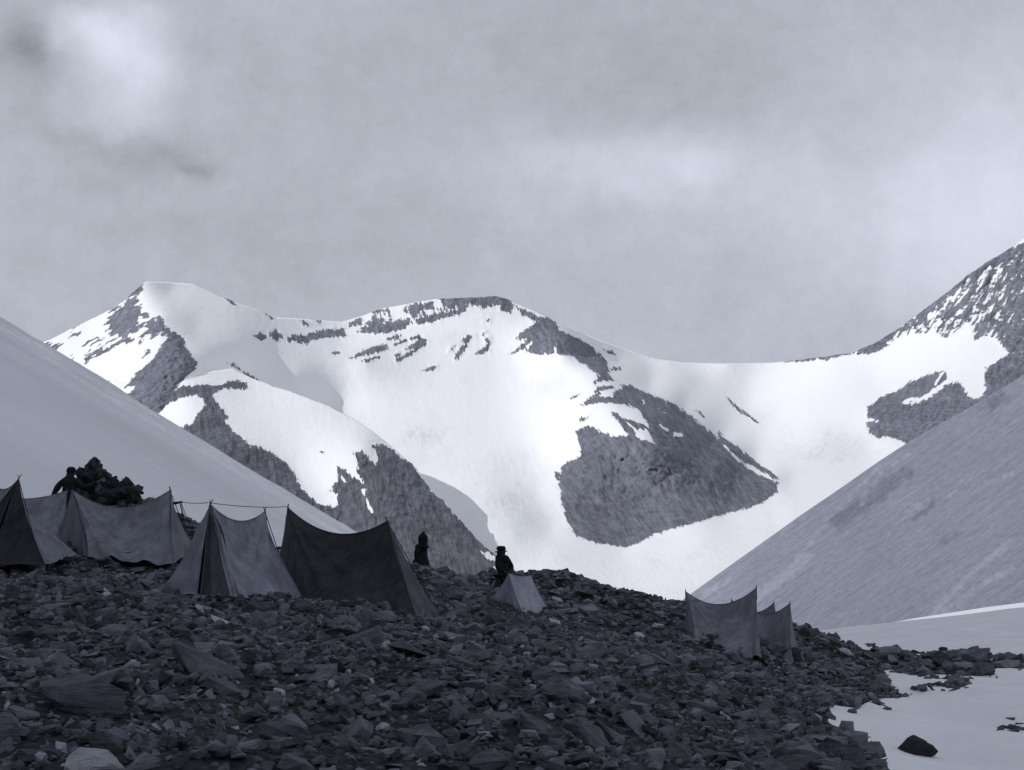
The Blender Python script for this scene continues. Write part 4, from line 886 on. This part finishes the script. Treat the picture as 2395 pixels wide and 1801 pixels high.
def person(label, loc, rz, J, hat='cap', coat_len=.78, sc=1.0):
    """J: joints (local metres, z up, facing -y)"""
    t = empty('person', loc, label, 'person'); t.rotation_euler = (0, 0, rz); t.scale = (sc, sc, sc)
    V, E, R = [], [], []
    def add(p, r, par=None):
        V.append(Vector(p)); R.append(r); 
        if par is not None: E.append((par, len(V) - 1))
        return len(V) - 1
    pel = add(J['pelvis'], (.15, .12)); sp = add(J['spine'], (.145, .115), pel); ch = add(J['chest'], (.17, .13), sp); nk = add(J['neck'], .105, ch)
    hd = Vector(J['head']); h1 = add(hd - Vector((0, 0, .07)), .122, nk); h2 = add(hd + Vector((0, .008, .02)), .125, h1); add(hd + Vector((0, .01, .10)), .062, h2)
    add(hd + Vector((0, -.088, -.035)), .045, h1)                                       # chin / jaw
    add(hd + Vector((0, -.108, .0)), .014, h2)                                          # nose
    hands = []
    for s, k in ((-1, 'L'), (1, 'R')):
        sh = add(J['sh' + k], .075, ch); el = add(J['el' + k], .052, sh); wr = add(J['wr' + k], .034, el)
        d = (Vector(J['wr' + k]) - Vector(J['el' + k])).normalized(); pm = add(Vector(J['wr' + k]) + d * .07, .036, wr)
        sd = d.cross(Vector((0, -1, .3))).normalized(); up = sd.cross(d)
        base = Vector(J['wr' + k]) + d * .10
        for q, ln in zip((-1.5, -.5, .5, 1.5), (.060, .075, .070, .052)):
            a = add(base + sd * q * .021, .011, pm); b = add(base + sd * q * .024 + d * ln * .6 + up * .012, .009, a); add(base + sd * q * .024 + d * ln * .9 + up * .035, .008, b)
        a = add(Vector(J['wr' + k]) + d * .05 + sd * s * .045, .012, wr); add(Vector(J['wr' + k]) + d * .09 + sd * s * .06 + up * .02, .009, a)
    for s, k in ((-1, 'L'), (1, 'R')):
        hp = add(J['hp' + k], .095, pel); kn = add(J['kn' + k], .062, hp); an = add(J['an' + k], .045, kn)
        fo = Vector(J['an' + k]) + Vector((0, -.10, -.055)); f1 = add(fo, .045, an); add(fo + Vector((0, -.09, -.01)), .035, f1)
    skin_fig('body', V, E, R, M_skin, t)
    # face details: ears, eye sockets, mouth
    # clothing: coat with sleeves and skirt, trousers and boots
    V, E, R = [], [], []
    c0 = add(J['spine'], (.21, .18)); cc = add(J['chest'], (.20, .18), c0); cn = add(Vector(J['chest']).lerp(Vector(J['neck']), 1.12), (.14, .125), cc)
    hem = Vector(J['pelvis']); h_ = add(hem, (.22, .185), c0); add(Vector((hem.x, hem.y, hem.z - (coat_len - .5))), (.24, .20), h_)
    for k in 'LR':
        sh = add(J['sh' + k], .115, cc); el = add(J['el' + k], .088, sh); add(Vector(J['el' + k]).lerp(Vector(J['wr' + k]), .95), .055, el)
    skin_fig('coat', V, E, R, M_coat, t)
    V, E, R = [], [], []
    pl = add(Vector(J['pelvis']) - Vector((0, 0, .02)), (.165, .14))
    for k in 'LR':
        hp = add(J['hp' + k], .115, pl); kn = add(J['kn' + k], .085, hp); an = add(J['an' + k], .066, kn)
        fo = Vector(J['an' + k]) + Vector((0, -.10, -.05)); f1 = add(fo, .056, an); add(fo + Vector((0, -.10, -.01)), .045, f1)
    skin_fig('trousers', V, E, R, M_coat2, t)
    hd = Vector(J['head']); bm = bmesh.new()
    def lathe(prof, cx=0, cy=0, sx=1, sy=1.12, n=18):
        rings = []
        for r, z in prof: rings.append([bm.verts.new((hd.x + cx + r * sx * math.cos(a), hd.y + cy + r * sy * math.sin(a), hd.z + z)) for a in [6.2832 * k / n for k in range(n)]])
        for a, b in zip(rings[:-1], rings[1:]):
            for k in range(n): bm.faces.new((a[k], a[(k + 1) % n], b[(k + 1) % n], b[k]))
        bm.faces.new(rings[0][::-1]); bm.faces.new(rings[-1])
    if hat == 'cap':       # flat crowned hat with a short brim
        lathe([(.108, .02), (.122, .035), (.124, .045), (.110, .052), (.112, .075), (.098, .105), (.05, .12)])
    elif hat == 'hood':    # peaked hood closing down on the shoulders
        lathe([(.175, -.22), (.140, -.16), (.122, -.09), (.128, .0), (.130, .06), (.118, .11), (.085, .155), (.045, .19), (.022, .225), (.006, .25)], cx=.01, cy=.0)
    else:                  # knitted cap
        lathe([(.112, .02), (.118, .05), (.112, .10), (.085, .145), (.04, .165)])
    me = bpy.data.meshes.new(hat); bm.to_mesh(me); bm.free(); me.materials.append(M_hat)
    for p in me.polygons: p.use_smooth = True
    o = link(bpy.data.objects.new({'cap': 'hat', 'hood': 'hood', 'knit': 'knitted_cap'}[hat], me)); o.parent = t
    for q in me.vertices: q.co = hd + (q.co - hd) * 1.1
    return t
def joints(**kw):
    J = dict(pelvis=(0, 0, .95), spine=(0, 0, 1.12), chest=(0, .01, 1.33), neck=(0, 0, 1.50), head=(0, -.02, 1.62), shL=(.18, .01, 1.41), elL=(.26, .04, 1.13), wrL=(.20, -.14, .98), shR=(-.18, .01, 1.41), elR=(-.26, .04, 1.13), wrR=(-.20, -.14, .98),
             hpL=(.09, 0, .88), knL=(.11, -.02, .49), anL=(.12, .02, .09), hpR=(-.09, 0, .88), knR=(-.11, -.02, .49), anR=(-.12, .02, .09))
    J.update(kw); return J
# hooded man on the crest, arms folded, body turned to the right
def stand(u, Y, z=None):
    x, _ = ray(u, 1300); p = Vector((x * Y, Y, 0)); p.z = float(gz(p.x, p.y)) if z is None else z; return p
pz = P2(1215, 322, 47).z - 1.90 * 1.08
p1 = stand(v2(1218, 0)[0], 47.0, pz)
person('person in dark coat and pointed hood standing on the crest right of the black tent', p1, math.radians(55),
       joints(head=(.0, -.05, 1.62), shL=(.15, .01, 1.40), shR=(-.15, .01, 1.40), elL=(.21, .03, 1.12), wrL=(.18, -.12, .90), elR=(-.21, .03, 1.12), wrR=(-.18, -.12, .90), pelvis=(0, .02, .95)), hat='hood', coat_len=.95, sc=1.08)
pz = P2(1800, 425, 42).z - 1.78 * 1.06
p2 = stand(v2(1822, 0)[0], 42.0, pz)
person('person in dark coat and flat brimmed hat standing legs apart behind the small pale tent', p2, math.radians(38),
       joints(head=(-.10, -.04, 1.62), neck=(-.07, 0, 1.49), chest=(-.02, .01, 1.33), shL=(.13, 0, 1.38), shR=(-.16, .02, 1.39), elL=(.34, .06, 1.16), wrL=(.17, -.12, 1.04), elR=(-.21, -.05, 1.12), wrR=(-.08, -.2, 1.02),
              hpR=(-.10, 0, .86), knR=(-.30, -.02, .50), anR=(-.47, .02, .10), hpL=(.08, 0, .88), knL=(.06, -.05, .49), anL=(.04, .0, .10)), hat='cap', coat_len=.80, sc=1.06)
pz = P1(500, 175, 38).z - 1.76
p3 = stand(v1(490, 0)[0], 38.0, pz)
person('person in a round cap, one arm reaching down, beside the boulder heap', p3, math.radians(15),
       joints(head=(.04, -.02, 1.62), elR=(-.32, -.02, 1.20), wrR=(-.42, -.12, .96), elL=(.34, -.05, 1.24), wrL=(.50, -.12, 1.30)), hat='knit', coat_len=.8)

# ---------------------------------------------------------------- heap of boulders behind the long tent
HEAP = [  # V1 pixels: centre x, y, width, height
 (690,170,120,90,'topmost, spiky boulder of the heap'),(640,215,150,90,'boulder leaning on the left shoulder of the heap'),(740,230,130,100,'big boulder just under the topmost one'),(600,290,140,110,'boulder at the left edge of the heap beside the man'),
 (680,320,170,120,'broad boulder in the middle of the heap'),(790,270,90,70,'lighter grey boulder in the saddle of the heap'),(830,290,90,110,'upright block right of the saddle of the heap'),(800,360,150,110,'dark boulder at the foot of the upright block'),
 (910,295,60,60,'small upright stone on the right shoulder of the heap'),(945,330,110,80,'grey boulder right of the small upright stone'),(860,340,100,80,'dark boulder filling the gap behind the upright block'),(660,255,110,90,'dark boulder tucked under the left shoulder stone of the heap'),(770,320,130,110,'boulder behind the lighter grey one in the heap'),(950,390,110,70,'boulder wedged under the grey one on the right'),(1000,345,80,90,'round boulder near the right end of the heap'),(1040,355,40,26,'small pointed stone sticking out at the right end of the heap'),
 (900,385,150,80,'flat boulder low on the right half of the heap'),(1000,400,90,70,'lowest boulder at the right end of the heap'),(560,380,150,110,'lowest boulder at the left end of the heap'),(720,420,220,120,'large boulder at the base of the heap'),
 (720,130,46,30,'small stone balanced on the very top of the heap')]
bpy.context.view_layer.update()
for i, (x_, y_, w_, h_, lb) in enumerate(HEAP):
    u_, v_ = v1(x_, y_)
    stone('boulder', lb, u_, v_, w_ * .31646 * 1.12, h_ * .31646 * 1.12, M_grey if 'lighter' in lb else M_dark, 700 + i, False, random.uniform(-15, 15), group='boulders heaped behind the long tent', cat='boulder', Y=41.5 + random.uniform(-.5, .5) + (1.0 if y_ < 200 else 0))

hp = [bm_arrays(hull_rock(800 + i, (.5, .38, .24), 9, False)) for i in range(6)]
for i in range(46):
    x_ = random.uniform(560, 1045); lo = 430; top = np.interp(x_, [560, 600, 640, 690, 740, 790, 830, 870, 910, 960, 1000, 1045], [330, 235, 175, 122, 165, 215, 240, 300, 262, 282, 300, 345])
    y_ = top + (random.random() ** 2.2) * (lo - top) + 6; u_, v_ = v1(x_, y_)
    pv, pf = hp[i % 6]; o = npmesh('jagged_stone', pv * random.uniform(.28, .62), pf, M_dark, False)
    o.location = P(u_, v_, 41.2 + random.uniform(-.4, .2)); o.rotation_euler = (random.uniform(0, 6), random.uniform(0, 6), random.uniform(0, 6))
    tag(o, 'small dark jagged stone lodged on the boulder heap, one of many alike', 'stone', 'small jagged stones lodged on the boulder heap')
